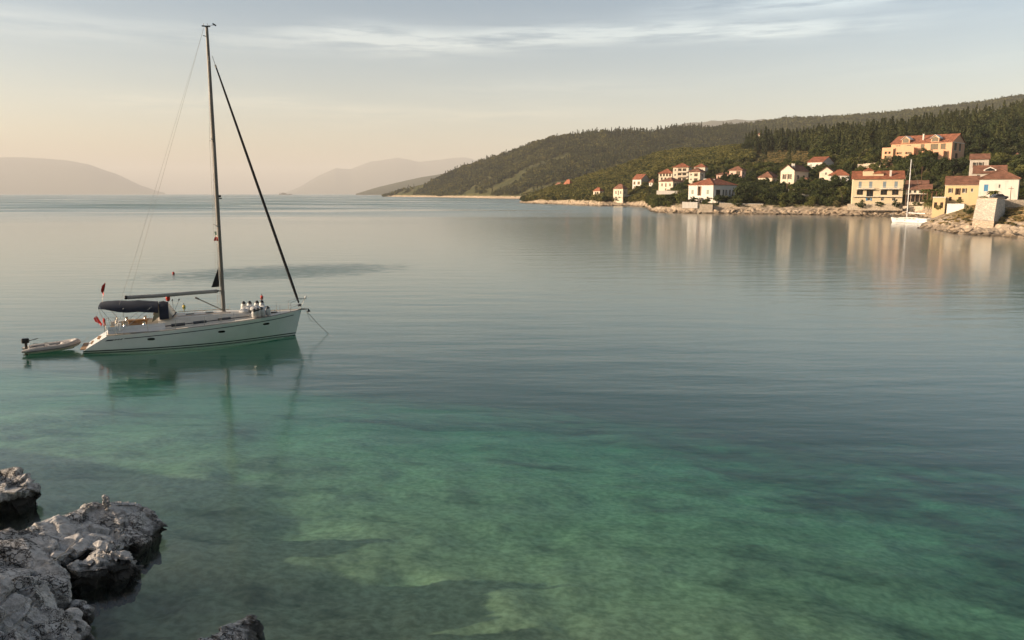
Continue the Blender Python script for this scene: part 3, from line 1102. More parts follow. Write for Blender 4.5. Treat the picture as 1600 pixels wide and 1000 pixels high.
class Hull:
    """sailing-yacht hull, length L measured on the water line"""
    def __init__(self, k=1.0, rake=1.6):
        self.k, self.rake = k, rake
        self.S = [0, .08, .18, .32, .46, .60, .72, .82, .90, .955, 1.0]
        self.BS = [1.62, 1.78, 1.93, 2.06, 2.10, 2.00, 1.72, 1.30, 0.80, 0.38, 0.03]
        self.BW = [1.22, 1.42, 1.62, 1.80, 1.78, 1.55, 1.15, 0.72, 0.34, 0.13, 0.0]
        self.ZS = [1.06, 1.10, 1.16, 1.26, 1.37, 1.48, 1.57, 1.64, 1.70, 1.75, 1.79]
        self.DR = [0.06, 0.22, 0.38, 0.52, 0.55, 0.52, 0.44, 0.32, 0.18, 0.08, 0.0]

    def ev(self, tab, s):
        # smooth curve through the table
        S, T = self.S, tab
        s = min(max(s, 0), 1)
        i = max(j for j in range(len(S)) if S[j] <= s)
        if i == len(S) - 1:
            return T[-1]
        t_ = (s - S[i]) / (S[i + 1] - S[i])
        m0 = (T[i + 1] - T[i - 1]) / (S[i + 1] - S[i - 1]) if i > 0 else (T[1] - T[0]) / (S[1] - S[0])
        m1 = (T[i + 2] - T[i]) / (S[i + 2] - S[i]) if i + 2 < len(S) else (T[i + 1] - T[i]) / (S[i + 1] - S[i])
        hh = S[i + 1] - S[i]
        return (2 * t_**3 - 3 * t_**2 + 1) * T[i] + (t_**3 - 2 * t_**2 + t_) * hh * m0 + (-2 * t_**3 + 3 * t_**2) * T[i + 1] + (t_**3 - t_**2) * hh * m1

    def x(self, s, z):
        xs = -0.10 + max(0.0, z - 0.18) * self.rake if z > 0 else -0.10
        xb = 12.77 + 0.27 * z
        return xs + (xb - xs) * s

    def p(self, s, v, side=-1, out=0.0):
        """v: 1 at the sheer, 0 at the water, -1 at the keel line; side -1 is starboard"""
        zs, bs, bw = self.ev(self.ZS, s), self.ev(self.BS, s), self.ev(self.BW, s)
        if v >= 0:
            z = v * zs
            b = bw + (bs - bw) * (v ** 0.65)
        else:
            z = v * self.ev(self.DR, s)
            b = bw * math.sqrt(max(0, 1 - v * v))
        return (self.x(s, max(z, 0)) if v >= 0 else self.x(s, 0), side * (b + out), z)

    def s_at(self, x, z):
        lo, hi = 0.0, 1.0
        for _ in range(40):
            mid = (lo + hi) / 2
            if self.x(mid, z) < x:
                lo = mid
            else:
                hi = mid
        return lo

    def at(self, x, z, side=-1, out=0.0):
        """place on the topsides at x and height z"""
        s = self.s_at(x, z)
        zs = self.ev(self.ZS, s)
        return self.p(s, min(1.0, z / zs), side, out)

    def rim(self, x):
        """half beam and height of the sheer at x"""
        s = 0.5
        for _ in range(25):
            s = self.s_at(x, self.ev(self.ZS, s))
        return self.ev(self.BS, s), self.ev(self.ZS, s)

    def shell(self):
        m = MB()
        ss = [i / 44 for i in range(45)]
        vs_ = [1, .93, .85, .75, .65, .55, .45, .35, .25, .16, .08, 0, -.3, -.55, -.8, -.95, -1]
        for side in (-1, 1):
            m.grid([[self.p(s, v, side) for v in vs_] for s in ss])
        return m

    def stripe(self, f0, f1, s0, s1, out=0.006, n=40, sides=(-1, 1)):
        m = MB()
        for side in sides:
            rows = []
            for i in range(n + 1):
                s = s0 + (s1 - s0) * i / n
                zs = self.ev(self.ZS, s)
                za, zb = (f(s) if callable(f) else f for f in (f0, f1))
                rows.append([self.p(s, za / zs, side, out), self.p(s, (za + zb) / 2 / zs, side, out), self.p(s, zb / zs, side, out)])
            m.grid(rows)
        return m


def oval(m, hull, x, z, w_, h_, side, out):
    """an oval light let into the topsides"""
    pts = []
    for k in range(14):
        a = 2 * math.pi * k / 14
        pts.append(hull.at(x + w_ / 2 * math.copysign(abs(math.cos(a))**0.7, math.cos(a)), z + h_ / 2 * math.copysign(abs(math.sin(a))**0.7, math.sin(a)), side, out))
    c = hull.at(x, z, side, out)
    m.add([c] + pts, [(0, k + 1, (k + 1) % 14 + 1) for k in range(14)])


def rail(m, pts, r=0.014):
    m.tube(pts, r, 6)


def sailing_yacht(name, loc, rz, label, detail=True, scale=1.0, mast_h=20.1, canvas=True, spar='alu', sail='canvas_black'):
    root = empty(name, loc, rz, scale)
    tag(root, label, 'sailboat')
    hl = Hull()
    hl.shell().build('hull', M['gelcoat'], root, smooth=True)
    hl.stripe(0.0, 0.05, 0.0, 0.999, 0.004).build('antifouling_line', M['navy'], root)
    hl.stripe(lambda s: 0.115 + 0.03 * s, lambda s: 0.185 + 0.03 * s, 0.0, 0.998, 0.006).build('boot_stripe', M['navy'], root)
    hl.stripe(lambda s: hl.ev(hl.ZS, s) - 0.285, lambda s: hl.ev(hl.ZS, s) - 0.235, 0.105, 0.955, 0.006).build('cove_stripe', M['navy'], root)
    for s0, s1, d0, d1 in ((0.030, 0.062, 0.335, 0.255), (0.066, 0.074, 0.325, 0.245), (0.078, 0.086, 0.32, 0.24), (0.090, 0.098, 0.315, 0.235)):
        hl.stripe(lambda s: hl.ev(hl.ZS, s) - d0, lambda s: hl.ev(hl.ZS, s) - d1, s0, s1, 0.009, 4, sides=(-1,)).build('hull_mark', M['navy'], root)
    # transom: open sugar-scoop stern with steps
    t_ = MB()
    lv = [0.02, .15, .3, .45, .6, .75, .9, 1.0]
    t_.grid([[hl.p(0, v, -1), hl.p(0, v, 1)] for v in lv])
    t_.build('transom', M['gelcoat'], root)
    MB().box((0.0, 0, 0.24), (0.55, 2.3, 0.06)).build('swim_platform', M['teak'], root, bevel=0.01)
    for x, z in ((0.42, 0.46), (0.80, 0.74)):
        MB().box((x, 0, z), (0.34, 1.0, 0.05)).build('stern_step', M['teak'], root, bevel=0.01)
    # ---- deck with the cockpit let into it
    d = MB()
    ck0, ck1, ckw = 1.0, 4.25, 1.22
    xs = [1.25 + (13.2 - 1.25) * i / 40 for i in range(41)]
    for side in (-1, 1):
        rows = []
        for x in xs:
            b_, z_ = hl.rim(x)
            z_ -= 0.012
            inn = min(ckw, b_) if x < ck1 else 0.0
            rows.append([(x, side * (b_ + (inn - b_) * q), z_ + 0.05 * (1 - (1 - q) ** 2) * (1 if x > ck1 else 0.5)) for q in (0, .25, .5, .75, 1)])
        d.grid(rows)
    d.build('deck', M['deck'], root, smooth=True)
    for side in (-1, 1):
        pts = [(x, side * (hl.rim(x)[0] - 0.02), hl.rim(x)[1] + 0.025) for x in xs]
        MB().tube(pts, 0.022, 6).build('toe_rail', M['alu'], root, smooth=True)
    # cockpit well
    w_ = MB()
    w_.box((2.55, 0, 0.62), (3.5, 1.1, 0.04))
    w_.build('cockpit_floor', M['teak'], root)
    for side in (-1, 1):
        MB().box((2.75, side * 0.88, 0.93), (2.9, 0.66, 0.60)).build('cockpit_seat', M['cushion'], root, bevel=0.03)
        co = MB()
        co.grid([[(x, side * 1.20, 1.10), (x, side * 1.24, 1.50 + 0.06 * (x - 1) / 3), (x, side * 1.36, 1.56 + 0.06 * (x - 1) / 3), (x, side * 1.50, 1.14 + 0.05 * (x - 1) / 3)] for x in (1.35, 1.7, 2.4, 3.2, 4.0, 4.6)])
        co.build('coaming', M['gelcoat'], root, smooth=True)
    # coachroof
    cr = MB()
    prof = [(4.2, 1.42, 0.60), (4.6, 1.45, 0.66), (5.6, 1.42, 0.63), (6.8, 1.33, 0.57), (8.0, 1.18, 0.50), (9.2, 0.98, 0.40), (10.2, 0.78, 0.26), (10.9, 0.60, 0.06)]
    rows = []
    for x, hb, hh in prof:
        zb = hl.rim(x)[1]
        rows.append([(x, -hb, zb), (x, -hb * 0.93, zb + hh * 0.62), (x, -hb * 0.80, zb + hh * 0.93), (x, -hb * 0.4, zb + hh), (x, 0, zb + hh * 1.02),
                     (x, hb * 0.4, zb + hh), (x, hb * 0.80, zb + hh * 0.93), (x, hb * 0.93, zb + hh * 0.62), (x, hb, zb)])
    cr.grid(rows)
    cr.add([rows[0][k] for k in range(9)], [tuple(range(9))])
    cr.add([rows[-1][k] for k in range(9)], [tuple(reversed(range(9)))])
    cr.build('coachroof', M['deck'], root, smooth=True)

    def side_pt(x, f, side, out=0.008):
        x = min(max(x, 4.2), 10.9)
        i = max(k for k in range(len(prof)) if prof[k][0] <= x)
        i = min(i, len(prof) - 2)
        q = (x - prof[i][0]) / (prof[i + 1][0] - prof[i][0])
        hb = prof[i][1] * (1 - q) + prof[i + 1][1] * q
        hh = prof[i][2] * (1 - q) + prof[i + 1][2] * q
        zb = hl.rim(x)[1]
        return (x, side * (hb * (1 - 0.07 * f / 0.62) + out), zb + hh * f)
    for side in (-1, 1):
        for x0, x1, f0, f1 in ((4.95, 5.75, .16, .46), (6.25, 7.05, .18, .46), (7.75, 8.55, .22, .52)):
            g = MB()
            g.grid([[side_pt(x0 + (x1 - x0) * k / 5, f0, side, 0.014), side_pt(x0 + (x1 - x0) * k / 5, f1, side, 0.014)] for k in range(6)])
            g.build('cabin_window', M['smoked'], root)
        g = MB()
        g.grid([[side_pt(4.35 + 5.4 * k / 16, .26, side), side_pt(4.35 + 5.4 * k / 16, .37, side)] for k in range(17)])
        g.build('window_band', M['navy'], root)
        for x, z in ((3.75, 0.74), (7.9, 0.92), (10.75, 1.14)):
            g = MB()
            oval(g, hl, x, z, 0.44, 0.155, side, 0.008)
            g.build('hull_portlight', M['smoked'], root)
    for x, wd in ((6.1, .5), (7.3, .5), (9.6, .6), (11.4, .45)):
        zt = hl.rim(x)[1] + (np.interp(x, [q[0] for q in prof], [q[2] for q in prof]) if x < 10.9 else 0.05)
        hb = MB().box((x, 0, zt + 0.045), (wd, wd, 0.05)).build('deck_hatch', M['smoked'], root, bevel=0.012)
    for side in (-1, 1):
        gr = MB()
        pts = [(x, side * 0.85 * np.interp(x, [q[0] for q in prof], [q[1] for q in prof]) * 0.85, hl.rim(x)[1] + np.interp(x, [q[0] for q in prof], [q[2] for q in prof]) * 0.98 + 0.06) for x in (5.4, 6.4, 7.4, 8.6)]
        gr.tube(pts, 0.02, 6)
        gr.build('grab_rail', M['teak'], root, smooth=True)
    # ---- mast, boom and sails
    mz = 1.80
    tilt = 0.0
    mast = MB()
    n = 10
    hts = [mz, mz + 6, mz + 12, mast_h - 2.2, mast_h]
    ws = [(0.125, 0.085), (0.125, 0.085), (0.122, 0.083), (0.105, 0.072), (0.085, 0.06)]
    mast.grid([[(8.2 + a_ * math.cos(2 * math.pi * k / n), b_ * math.sin(2 * math.pi * k / n), z) for k in range(n)] for z, (a_, b_) in zip(hts, ws)], closed=True)
    mast.add([(8.2 + 0.085 * math.cos(2 * math.pi * k / n), 0.06 * math.sin(2 * math.pi * k / n), mast_h) for k in range(n)], [tuple(range(n))])
    mo = mast.build('mast', M[spar], root, smooth=True)
    MB().lathe([(0.2, 0), (0.2, 0.05), (0.14, 0.08)], (8.2, 0, mz - 0.02)).build('mast_step', M['black'], mo)
    spr = []
    for z, l_ in ((7.6, 1.45), (13.05, 1.05)):
        for side in (-1, 1):
            tip = (8.2 - 0.18 * l_, side * l_, z + 0.10)
            MB().tube([(8.2, side * 0.06, z), tip], 0.035, 6, r1=0.02).build('spreader', M['alu'], mo, smooth=True)
            spr.append(tip)
    mh = MB().box((8.16, 0, mast_h + 0.03), (0.50, 0.12, 0.06))
    mh.build('masthead_fitting', M['black'], mo)
    MB().tube([(8.25, 0, mast_h + 0.05), (8.25, 0, mast_h + 0.20)], 0.03, 6).build('masthead_light', M['steel'], mo)
    MB().tube([(8.02, 0, mast_h + 0.05), (8.02, 0, mast_h + 0.18)], 0.03, 6).build('antenna', M['steel'], mo)
    MB().tube([(8.28, 0.03, mast_h + 0.1), (8.62, 0.03, mast_h + 0.12)], 0.010, 5).box((8.66, 0.03, mast_h + 0.17), (0.24, 0.02, 0.09), ry=0.5).build('wind_vane', M['black'], mo)
    MB().tube([(7.95, 0, mast_h - 0.55), (8.12, 0, mast_h - 0.58)], 0.025, 5).build('halyard_block', M['black'], mo)
    rf = MB().box((8.37, 0.0, 9.55), (0.16, 0.10, 0.14)).tube([(8.3, 0, 9.4), (8.5, 0, 9.42)], 0.04, 6)
    rf.build('steaming_light', M['black'], mo)
    zb0, zb1 = 3.34, 3.20
    bm_ = MB()
    bm_.grid([[(x, 0.085 * math.cos(2 * math.pi * k / 10), z + 0.125 * math.sin(2 * math.pi * k / 10)) for k in range(10)] for x, z in ((7.85, zb0), (6, zb0 - 0.06), (4.2, zb0 - 0.13), (2.5, zb1))], closed=True)
    bo = bm_.build('boom', M['boom' if canvas else spar], root, smooth=True)
    MB().lathe([(0.125, 0), (0.125, 0.14), (0.09, 0.17)], (2.5, 0, zb1), 10, (-1, 0, 0.03)).build('boom_end', M['black'], bo)
    MB().tube([(8.1, 0, zb0 + 0.01), (7.82, 0, zb0)], 0.05, 8).box((7.78, 0, zb0), (0.22, 0.14, 0.18)).build('gooseneck', M['black'], bo)
    vg = MB().tube([(8.12, 0, 2.06), (6.5, 0, 2.98)], 0.032, 8)
    vg.tube([(6.72, 0, 2.86), (6.48, 0, 2.99)], 0.06, 8)
    vg.build('boom_vang', M['rope'], bo, smooth=True)
    ms = MB()
    for x, z in ((5.5, 2.98), (5.1, 2.97)):
        ms.lathe([(0.03, -0.06), (0.05, 0), (0.03, 0.06)], (x, 0, z - 0.08), 8)
        ms.tube([(x, 0, z - 0.1), (5.15, 0, 2.05)], 0.012, 5)
    ms.build('mainsheet', M['black'], bo)
    if canvas:
        tri = MB()
        A, B_, C_ = (8.04, 0, 4.95), (8.04, 0, 3.63), (7.52, 0, 3.60)
        tri.add([(x, y, z) for y in (-0.02, 0.02) for x, _, z in (A, B_, C_)], [(0, 1, 2), (5, 4, 3), (0, 2, 5, 3), (2, 1, 4, 5), (1, 0, 3, 4)])
        tri.build('furled_mainsail_clew', M['canvas_black'], root)
    # furled headsail on the forestay
    fs0, fs1 = Vector((13.10, 0, 2.25)), Vector((8.42, 0, 18.35))
    fj = MB()
    fj.tube([fs0 + (fs1 - fs0) * q for q in (0.0, 0.03, 0.1, 0.3, 0.6, 0.85, 0.96)], [q * (1.0 if canvas else 0.25) for q in (0.05, 0.085, 0.10, 0.095, 0.085, 0.065, 0.045)], 10)
    go = fj.build('furled_headsail', M[sail], root, smooth=True)
    MB().lathe([(0.05, 0), (0.13, 0.03), (0.13, 0.13), (0.05, 0.17)], (13.16, 0, 2.02), 12, (-0.28, 0, 0.96)).build('furling_drum', M['black'], go)
    MB().tube([fs0 + (fs1 - fs0) * 0.955, fs1], 0.02, 6).lathe([(0.05, 0), (0.06, 0.1), (0.05, 0.2)], tuple(fs0 + (fs1 - fs0) * 0.955), 8, tuple(fs1 - fs0)).build('forestay', M['wire'], go)
    # standing rigging
    for side in (-1, 1):
        rb, rz_ = hl.rim(7.95)
        cp = (7.95, side * (rb - 0.25), rz_ + 0.04)
        s1 = [s for s in spr if s[1] * side > 0]
        sh = MB().tube([cp, s1[0], s1[1], (8.2, side * 0.05, 18.4)], 0.009, 5)
        sh.tube([(cp[0] - 0.1, cp[1], cp[2]), (8.15, side * 0.08, 7.55)], 0.009, 5)
        sh.tube([s1[0], (8.2, side * 0.07, 13.0)], 0.007, 5)
        sh.build('shroud', M['wire'], root)
        bk = MB().tube([(1.45, side * 1.45, 1.2), (3.2, side * 0.2, 6.0), (8.05, 0, mast_h)], 0.0045, 5)
        bk.build('backstay', M['wire'], root)
    MB().tube([(2.6, 0, 3.2), (8.02, 0, mast_h - 0.1)], 0.006, 5).build('topping_lift', M['rope'], root)
    # ---- guard rails
    st_x = [1.9, 3.6, 5.2, 6.9, 8.7, 10.4, 11.7]
    for side in (-1, 1):
        tops = []
        for x in st_x:
            b_, z_ = hl.rim(x)
            p0, p1 = (x, side * (b_ - 0.06), z_), (x, side * (b_ - 0.08), z_ + 0.62)
            MB().tube([p0, p1], 0.013, 6).build('stanchion', M['steel'], root)
            tops.append(p1)
        ll = MB()
        b_, z_ = hl.rim(12.45)
        end = (12.45, side * (b_ - 0.06), z_ + 0.62)
        for dz in (0, -0.30):
            ll.tube([(q[0], q[1], q[2] + dz) for q in tops + [end]], 0.005, 4)
        ll.build('lifeline', M['wire'], root)
    pp = MB()
    b_, z_ = hl.rim(12.45)
    zb = hl.rim(13.15)[1]
    rail(pp, [(12.45, -b_ + 0.06, z_), (12.5, -b_ + 0.05, z_ + 0.66), (13.1, -0.22, zb + 0.76), (13.55, -0.17, zb + 0.76), (13.6, 0, zb + 0.76), (13.55, 0.17, zb + 0.76), (13.1, 0.22, zb + 0.76), (12.5, b_ - 0.05, z_ + 0.66), (12.45, b_ - 0.06, z_)], 0.016)
    for side in (-1, 1):
        rail(pp, [(13.12, side * 0.06, zb), (13.5, side * 0.17, zb + 0.76)], 0.014)
        rail(pp, [(12.47, side * (b_ - 0.06), z_ + 0.32), (13.2, side * 0.12, zb + 0.36)], 0.012)
    po = pp.build('pulpit', M['steel'], root, smooth=True)
    MB().lathe([(0.05, 0), (0.07, 0.03), (0.07, 0.15), (0.03, 0.19)], (13.58, 0, zb + 0.76), 8).build('bow_light', M['gelcoat'], po)
    an = MB().box((13.35, 0, zb + 0.02), (0.62, 0.14, 0.05))
    an.tube([(13.1, 0, zb + 0.07), (13.72, 0, zb + 0.02)], 0.03, 6)
    an.add([(13.72, -0.03, zb + 0.08), (13.86, -0.16, zb - 0.16), (13.62, 0, zb - 0.20), (13.86, 0.16, zb - 0.16), (13.72, 0.03, zb + 0.08), (13.70, 0, zb - 0.05)],
           [(0, 1, 5), (1, 2, 5), (2, 3, 5), (3, 4, 5), (0, 5, 4)])
    an.build('anchor', M['metal_dark'], root)
    for side in (-1, 1):
        ps = MB()
        b_, z_ = hl.rim(1.75)
        rail(ps, [(1.75, side * (b_ - 0.06), z_), (1.75, side * (b_ - 0.08), z_ + 0.62), (1.2, side * 1.55, 1.74), (1.12, side * 1.1, 1.76), (1.1, side * 0.55, 1.76), (1.1, side * 0.55, 1.12)], 0.015)
        rail(ps, [(1.3, side * 1.58, 1.08), (1.2, side * 1.55, 1.74)], 0.014)
        rail(ps, [(1.75, side * (b_ - 0.07), z_ + 0.32), (1.25, side * 1.56, 1.42), (1.1, side * 0.55, 1.44)], 0.012)
        ps.build('pushpit', M['steel'], root, smooth=True)
    # cockpit gear
    for side in (-1, 1):
        wh = MB()
        c = (1.75, side * 0.62, 1.55)
        ring = [(c[0], c[1] + 0.42 * math.cos(a), c[2] + 0.42 * math.sin(a)) for a in [2 * math.pi * k / 20 for k in range(21)]]
        wh.tube(ring, 0.018, 6)
        for k in range(5):
            a = 2 * math.pi * k / 5
            wh.tube([c, (c[0], c[1] + 0.42 * math.cos(a), c[2] + 0.42 * math.sin(a))], 0.010, 4)
        wo_ = wh.build('steering_wheel', M['steel'], root, smooth=True)
        MB().box((1.95, side * 0.62, 1.15), (0.26, 0.26, 1.0)).build('helm_pedestal', M['gelcoat'], wo_, bevel=0.04)
        for x in (2.3, 3.4):
            MB().lathe([(0.11, 0), (0.08, 0.08), (0.075, 0.16), (0.10, 0.20), (0.03, 0.22)], (x, side * 1.30, 1.58), 10).build('winch', M['steel'], root, smooth=True)
    MB().box((3.0, 0, 1.25), (1.1, 0.16, 0.9)).box((3.0, 0, 1.72), (1.2, 0.5, 0.05)).build('cockpit_table', M['teak'], root, bevel=0.015)
    # ---- canvas covers
    if canvas:
        def arch(x, half, zc, drop, n_=9):
            return [(x, half * math.copysign(abs(math.sin(a))**0.85, math.sin(a)), zc - drop * (1 - math.cos(a)) ** 1.2) for a in [(-1 + 2 * k / (n_ - 1)) * math.pi / 2 for k in range(n_)]]
        bi = MB()
        rows = [arch(0.92, 1.40, 2.90, 0.14), arch(1.3, 1.50, 2.96, 0.24), arch(1.95, 1.55, 2.98, 0.44), arch(2.5, 1.58, 2.92, 0.46), arch(3.1, 1.58, 2.93, 0.45), arch(3.7, 1.56, 2.86, 0.46), arch(4.25, 1.52, 2.80, 0.46)]
        bi.grid(rows)
        bi.grid([[(x, y, z - 0.03) for x, y, z in r] for r in reversed(rows)])
        bo_ = bi.build('bimini_canopy', M['canvas'], root, smooth=True)
        for xa, xb in ((2.0, 0.98), (2.0, 2.3), (2.1, 3.9)):
            for side in (-1, 1):
                rail_ = MB().tube([(xa, side * 1.62, 1.32), (xb, side * 1.47, 2.72 if xb > 1.2 else 2.86)], 0.014, 6)
                rail_.build('canopy_frame', M['steel'], bo_)
        for side in (-1, 1):
            bk_ = MB().tube([(1.02, side * 1.34, 2.86), (0.75, side * 1.42, 2.2), (0.9, side * 1.5, 1.7)], 0.012, 6)
            bk_.build('canopy_stay', M['steel'], bo_)
        hd = MB()
        rows = [arch(4.30, 1.42, 2.80, 0.95), arch(4.55, 1.42, 2.84, 0.98), arch(4.85, 1.38, 2.74, 0.86)]
        hd.grid(rows)
        ho_ = hd.build('spray_hood', M['canvas'], root, smooth=True)
        ws_ = MB()
        r0 = arch(4.85, 1.375, 2.735, 0.86)
        r1 = [(5.30 - 0.25 * abs(q[1]) / 1.38, q[1] * 0.95, 2.08 - 0.10 * (abs(q[1]) / 1.38)) for q in r0]
        ws_.grid([r0, r1])
        ws_.build('hood_window', M['vinyl'], ho_, smooth=True)
        ed = MB().tube([(p_[0] + 0.01, p_[1], p_[2]) for p_ in r1], 0.03, 6)
        ed.build('hood_edge', M['canvas'], ho_)
        for side in (-1, 1):
            sw = MB()
            sw.grid([[(4.30, side * 1.43, 2.05), (4.30, side * 1.43, 2.55)], [(3.85, side * 1.46, 1.72), (3.95, side * 1.48, 2.10)]])
            sw.build('hood_side_window', M['vinyl'], ho_)
    return root, hl


ya = rad(23.5)
yo = Vector((-15.0513 - 12.77 * math.cos(ya), 53.1573 - 12.77 * math.sin(ya), 0))
yacht, yhull = sailing_yacht('sailing_yacht', yo, ya, 'large white sailing yacht with navy bimini and black furled headsail, moored at left')


def on_yacht(x, y, z):
    q = Matrix.Rotation(ya, 3, 'Z') @ Vector((x, y, z))
    return q + yo


# mooring line from the bow into the water
p0, p1 = on_yacht(13.55, -0.05, 1.72), on_yacht(15.25, -0.25, -0.25)
lb = MB().tube([p0 + (p1 - p0) * t_ - Vector((0, 0, 0.10 * math.sin(math.pi * t_))) for t_ in (0, .2, .4, .6, .8, 1)], 0.018, 6)
q0, q1 = on_yacht(13.6, -0.08, 1.66), p0 + (p1 - p0) * 0.33
lb.tube([q0 + (q1 - q0) * t_ - Vector((0, 0, 0.42 * math.sin(math.pi * t_))) for t_ in (0, .2, .4, .6, .8, 1)], 0.012, 5)
tag(lb.build('mooring_line', M['rope'], smooth=True), 'taut mooring line running from the yacht bow down into the water', 'rope')

# fenders stowed on the foredeck
fr = random.Random(3)
FL = [('at starboard rail, nearest the bow', 10.95, -1.02), ('at starboard rail, second from the bow', 10.62, -1.10), ('at starboard rail, third from the bow', 10.32, -1.20), ('at starboard rail, farthest aft of the four', 10.02, -1.25),
      ('behind the starboard four, nearest the bow', 10.62, 0.10), ('behind the starboard four, second from the bow', 10.25, 0.35), ('behind the starboard four, third from the bow', 9.85, 0.55), ('behind the starboard four, farthest aft', 9.5, 0.75)]
for i, (wh, x, y) in enumerate(FL):
    z = yhull.rim(x)[1] + (0.02 if i < 4 else 0.30)
    f = empty('fender', on_yacht(x, y, z), ya + fr.random() * 3)
    f.rotation_euler = (fr.uniform(-.3, .3), fr.uniform(-.3, .3), ya)
    tag(f, 'white fender on yacht foredeck ' + wh, 'fender', 'fenders on the yacht foredeck')
    MB().lathe([(0.05, 0), (0.13, 0.04), (0.17, 0.11), (0.17, 0.42), (0.14, 0.50)], (0, 0, 0), 12).build('body', M['fender'], f, smooth=True)
    MB().lathe([(0.14, 0.50), (0.13, 0.56), (0.09, 0.62), (0.05, 0.66), (0.02, 0.67)], (0, 0, 0.002), 12).build('end_cap', M['black'], f, smooth=True)
sb = MB()
for k in range(9):
    c = (9.75 + 0.16 * k - 0.3, -0.55 + 0.5 * fr.random(), yhull.rim(10)[1] + 0.38 + 0.16 * fr.random())
    sb.lathe([(0.02, -0.24), (0.28, -0.18), (0.36, -0.02), (0.24, 0.14), (0.02, 0.22)], tuple(on_yacht(*c)), 10)
tag(sb.build('sail_bag', M['fender'], smooth=True), 'heap of white sailcloth bundled on the yacht foredeck among the fenders', 'sail bag')


def flag(name, label, pole0, pole1, w_, h_, cols, droop=0.5, mat_pole=None):
    """a limp flag: cloth in folds hanging from its staff"""
    p0_, p1_ = Vector(pole0), Vector(pole1)
    root = empty(name, p0_)
    tag(root, label, 'flag')
    if mat_pole:
        MB().tube([(0, 0, 0), p1_ - p0_], 0.012, 6).build('flag_staff', mat_pole, root)
    ax_ = (p1_ - p0_)
    for c, (m_, f0, f1) in enumerate(cols):
        rows = []
        for i in range(9):
            u = i / 8
            row = []
            for j in range(7):
                q = f0 + (f1 - f0) * j / 6
                hang = Vector((0.10 * math.sin(u * 7 + q * 2), 0.10 * math.cos(u * 9 + q), 0)) * u
                base_ = ax_ * (1 - u * h_ / max(ax_.length, h_))
                along = Vector((math.cos(ya), math.sin(ya), 0)) * (-w_ * q * (1 - 0.55 * u * droop)) + Vector((0, 0, -droop * w_ * q))
                row.append(base_ + along + hang * (0.3 + q))
            rows.append(row)
        MB().grid(rows).build('cloth', m_, root, smooth=True)
    return root


M['green'] = simple('green_cloth', (0.010, 0.07, 0.03), 0.8, 0.15)
M['white_cloth'] = simple('white_cloth', (0.72, 0.68, 0.62), 0.8, 0.1)
flag('ensign', 'red flag hanging limp at the yacht stern', on_yacht(0.95, 1.35, 1.2), on_yacht(0.55, 1.42, 1.95), 0.19, 0.60, [(M['red'], 0, 1)], 1.0, M['steel'])
flag('pennant', 'small red pennant on a pole above the yacht bimini', on_yacht(1.05, 0.0, 2.95), on_yacht(1.35, 0.0, 4.25), 0.26, 0.75, [(M['red'], 0, 1)], 1.1, M['wire'])
cf = empty('courtesy_flag', on_yacht(7.95, -0.75, 7.55))
tag(cf, 'small green, white and red flag hoisted under the lower spreader', 'flag')
for m_, z0, z1 in ((M['green'], -0.50, -0.25), (M['white_cloth'], -0.60, -0.50), (M['red'], -0.85, -0.60)):
    MB().grid([[(-(0.04 + 0.13 * (-z - .25)) * 1.0 + 0.03 * math.sin(z * 9), 0.03 * math.sin(9 * z), z), (0.04, 0.05 * math.sin(7 * z), z), (0.07 + 0.10 * (-z - .25), 0.05 * math.cos(8 * z), z)] for z in (z0, (z0 * 2 + z1) / 3, (z0 + 2 * z1) / 3, z1)]).build('cloth', m_, cf)
MB().tube([(0.05, 0, 0), (0.05, 0, -5.6)], 0.004, 4).build('halyard', M['wire'], cf)
# lifebuoy and horseshoe on the stern rail, red light float under the boom
hb_ = MB()
pts = [(0, 0.19 * math.cos(a), 0.22 * math.sin(a)) for a in [rad(-60 + 300 * k / 14) for k in range(15)]]
hb_.tube([on_yacht(1.02 + q[0], 0.75 + q[1], 1.58 + q[2]) for q in pts], 0.065, 8)
tag(hb_.build('horseshoe_buoy', M['red_plastic'], smooth=True), 'red horseshoe lifebuoy hung on the yacht stern rail', 'lifebuoy')
tag(MB().lathe([(0.02, -0.24), (0.12, -0.16), (0.15, 0), (0.12, 0.16), (0.02, 0.24)], tuple(on_yacht(4.85, 0.35, 3.0)), 10).build('red_float', M['red_plastic'], smooth=True),
    'red float hanging under the yacht boom above the spray hood', 'float')


# ---------------------------------------------------------------- dinghy
dg_a = rad(30)
dgp = Vector((-30.05, 46.95, 0.0))
dgy = empty('inflatable_dinghy', dgp, dg_a)
tag(dgy, 'small grey inflatable dinghy with black outboard, tied behind the yacht', 'dinghy')
tb = MB()
path = []
for k in range(25):
    q = k / 24
    if q < 0.36:
        path.append((-0.1 + 2.3 * q / 0.36, -0.58, 0.22 + 0.10 * (q / 0.36) ** 2))
    elif q > 0.64:
        path.append((-0.1 + 2.3 * (1 - q) / 0.36, 0.58, 0.22 + 0.10 * ((1 - q) / 0.36) ** 2))
    else:
        a = (q - 0.36) / 0.28 * math.pi
        path.append((2.2 + 0.70 * math.sin(a), -0.58 * math.cos(a), 0.32 + 0.14 * math.sin(a)))
rs = [0.06, 0.14, 0.19] + [0.205] * 19 + [0.19, 0.14, 0.06]
tb.tube(path, rs, 12)
to = tb.build('tube', M['hypalon'], dgy, smooth=True)
rub = MB().tube([(x + (0.19 * math.sin((k - 9) / 6 * math.pi) if 9 <= k <= 15 else 0), y * 1.345 if not 9 < k < 15 else y * 1.345, z - 0.02) for k, (x, y, z) in enumerate(path)][1:-1], 0.035, 6)
rub.build('rubbing_strake', M['hypalon_dark'], to, smooth=True)
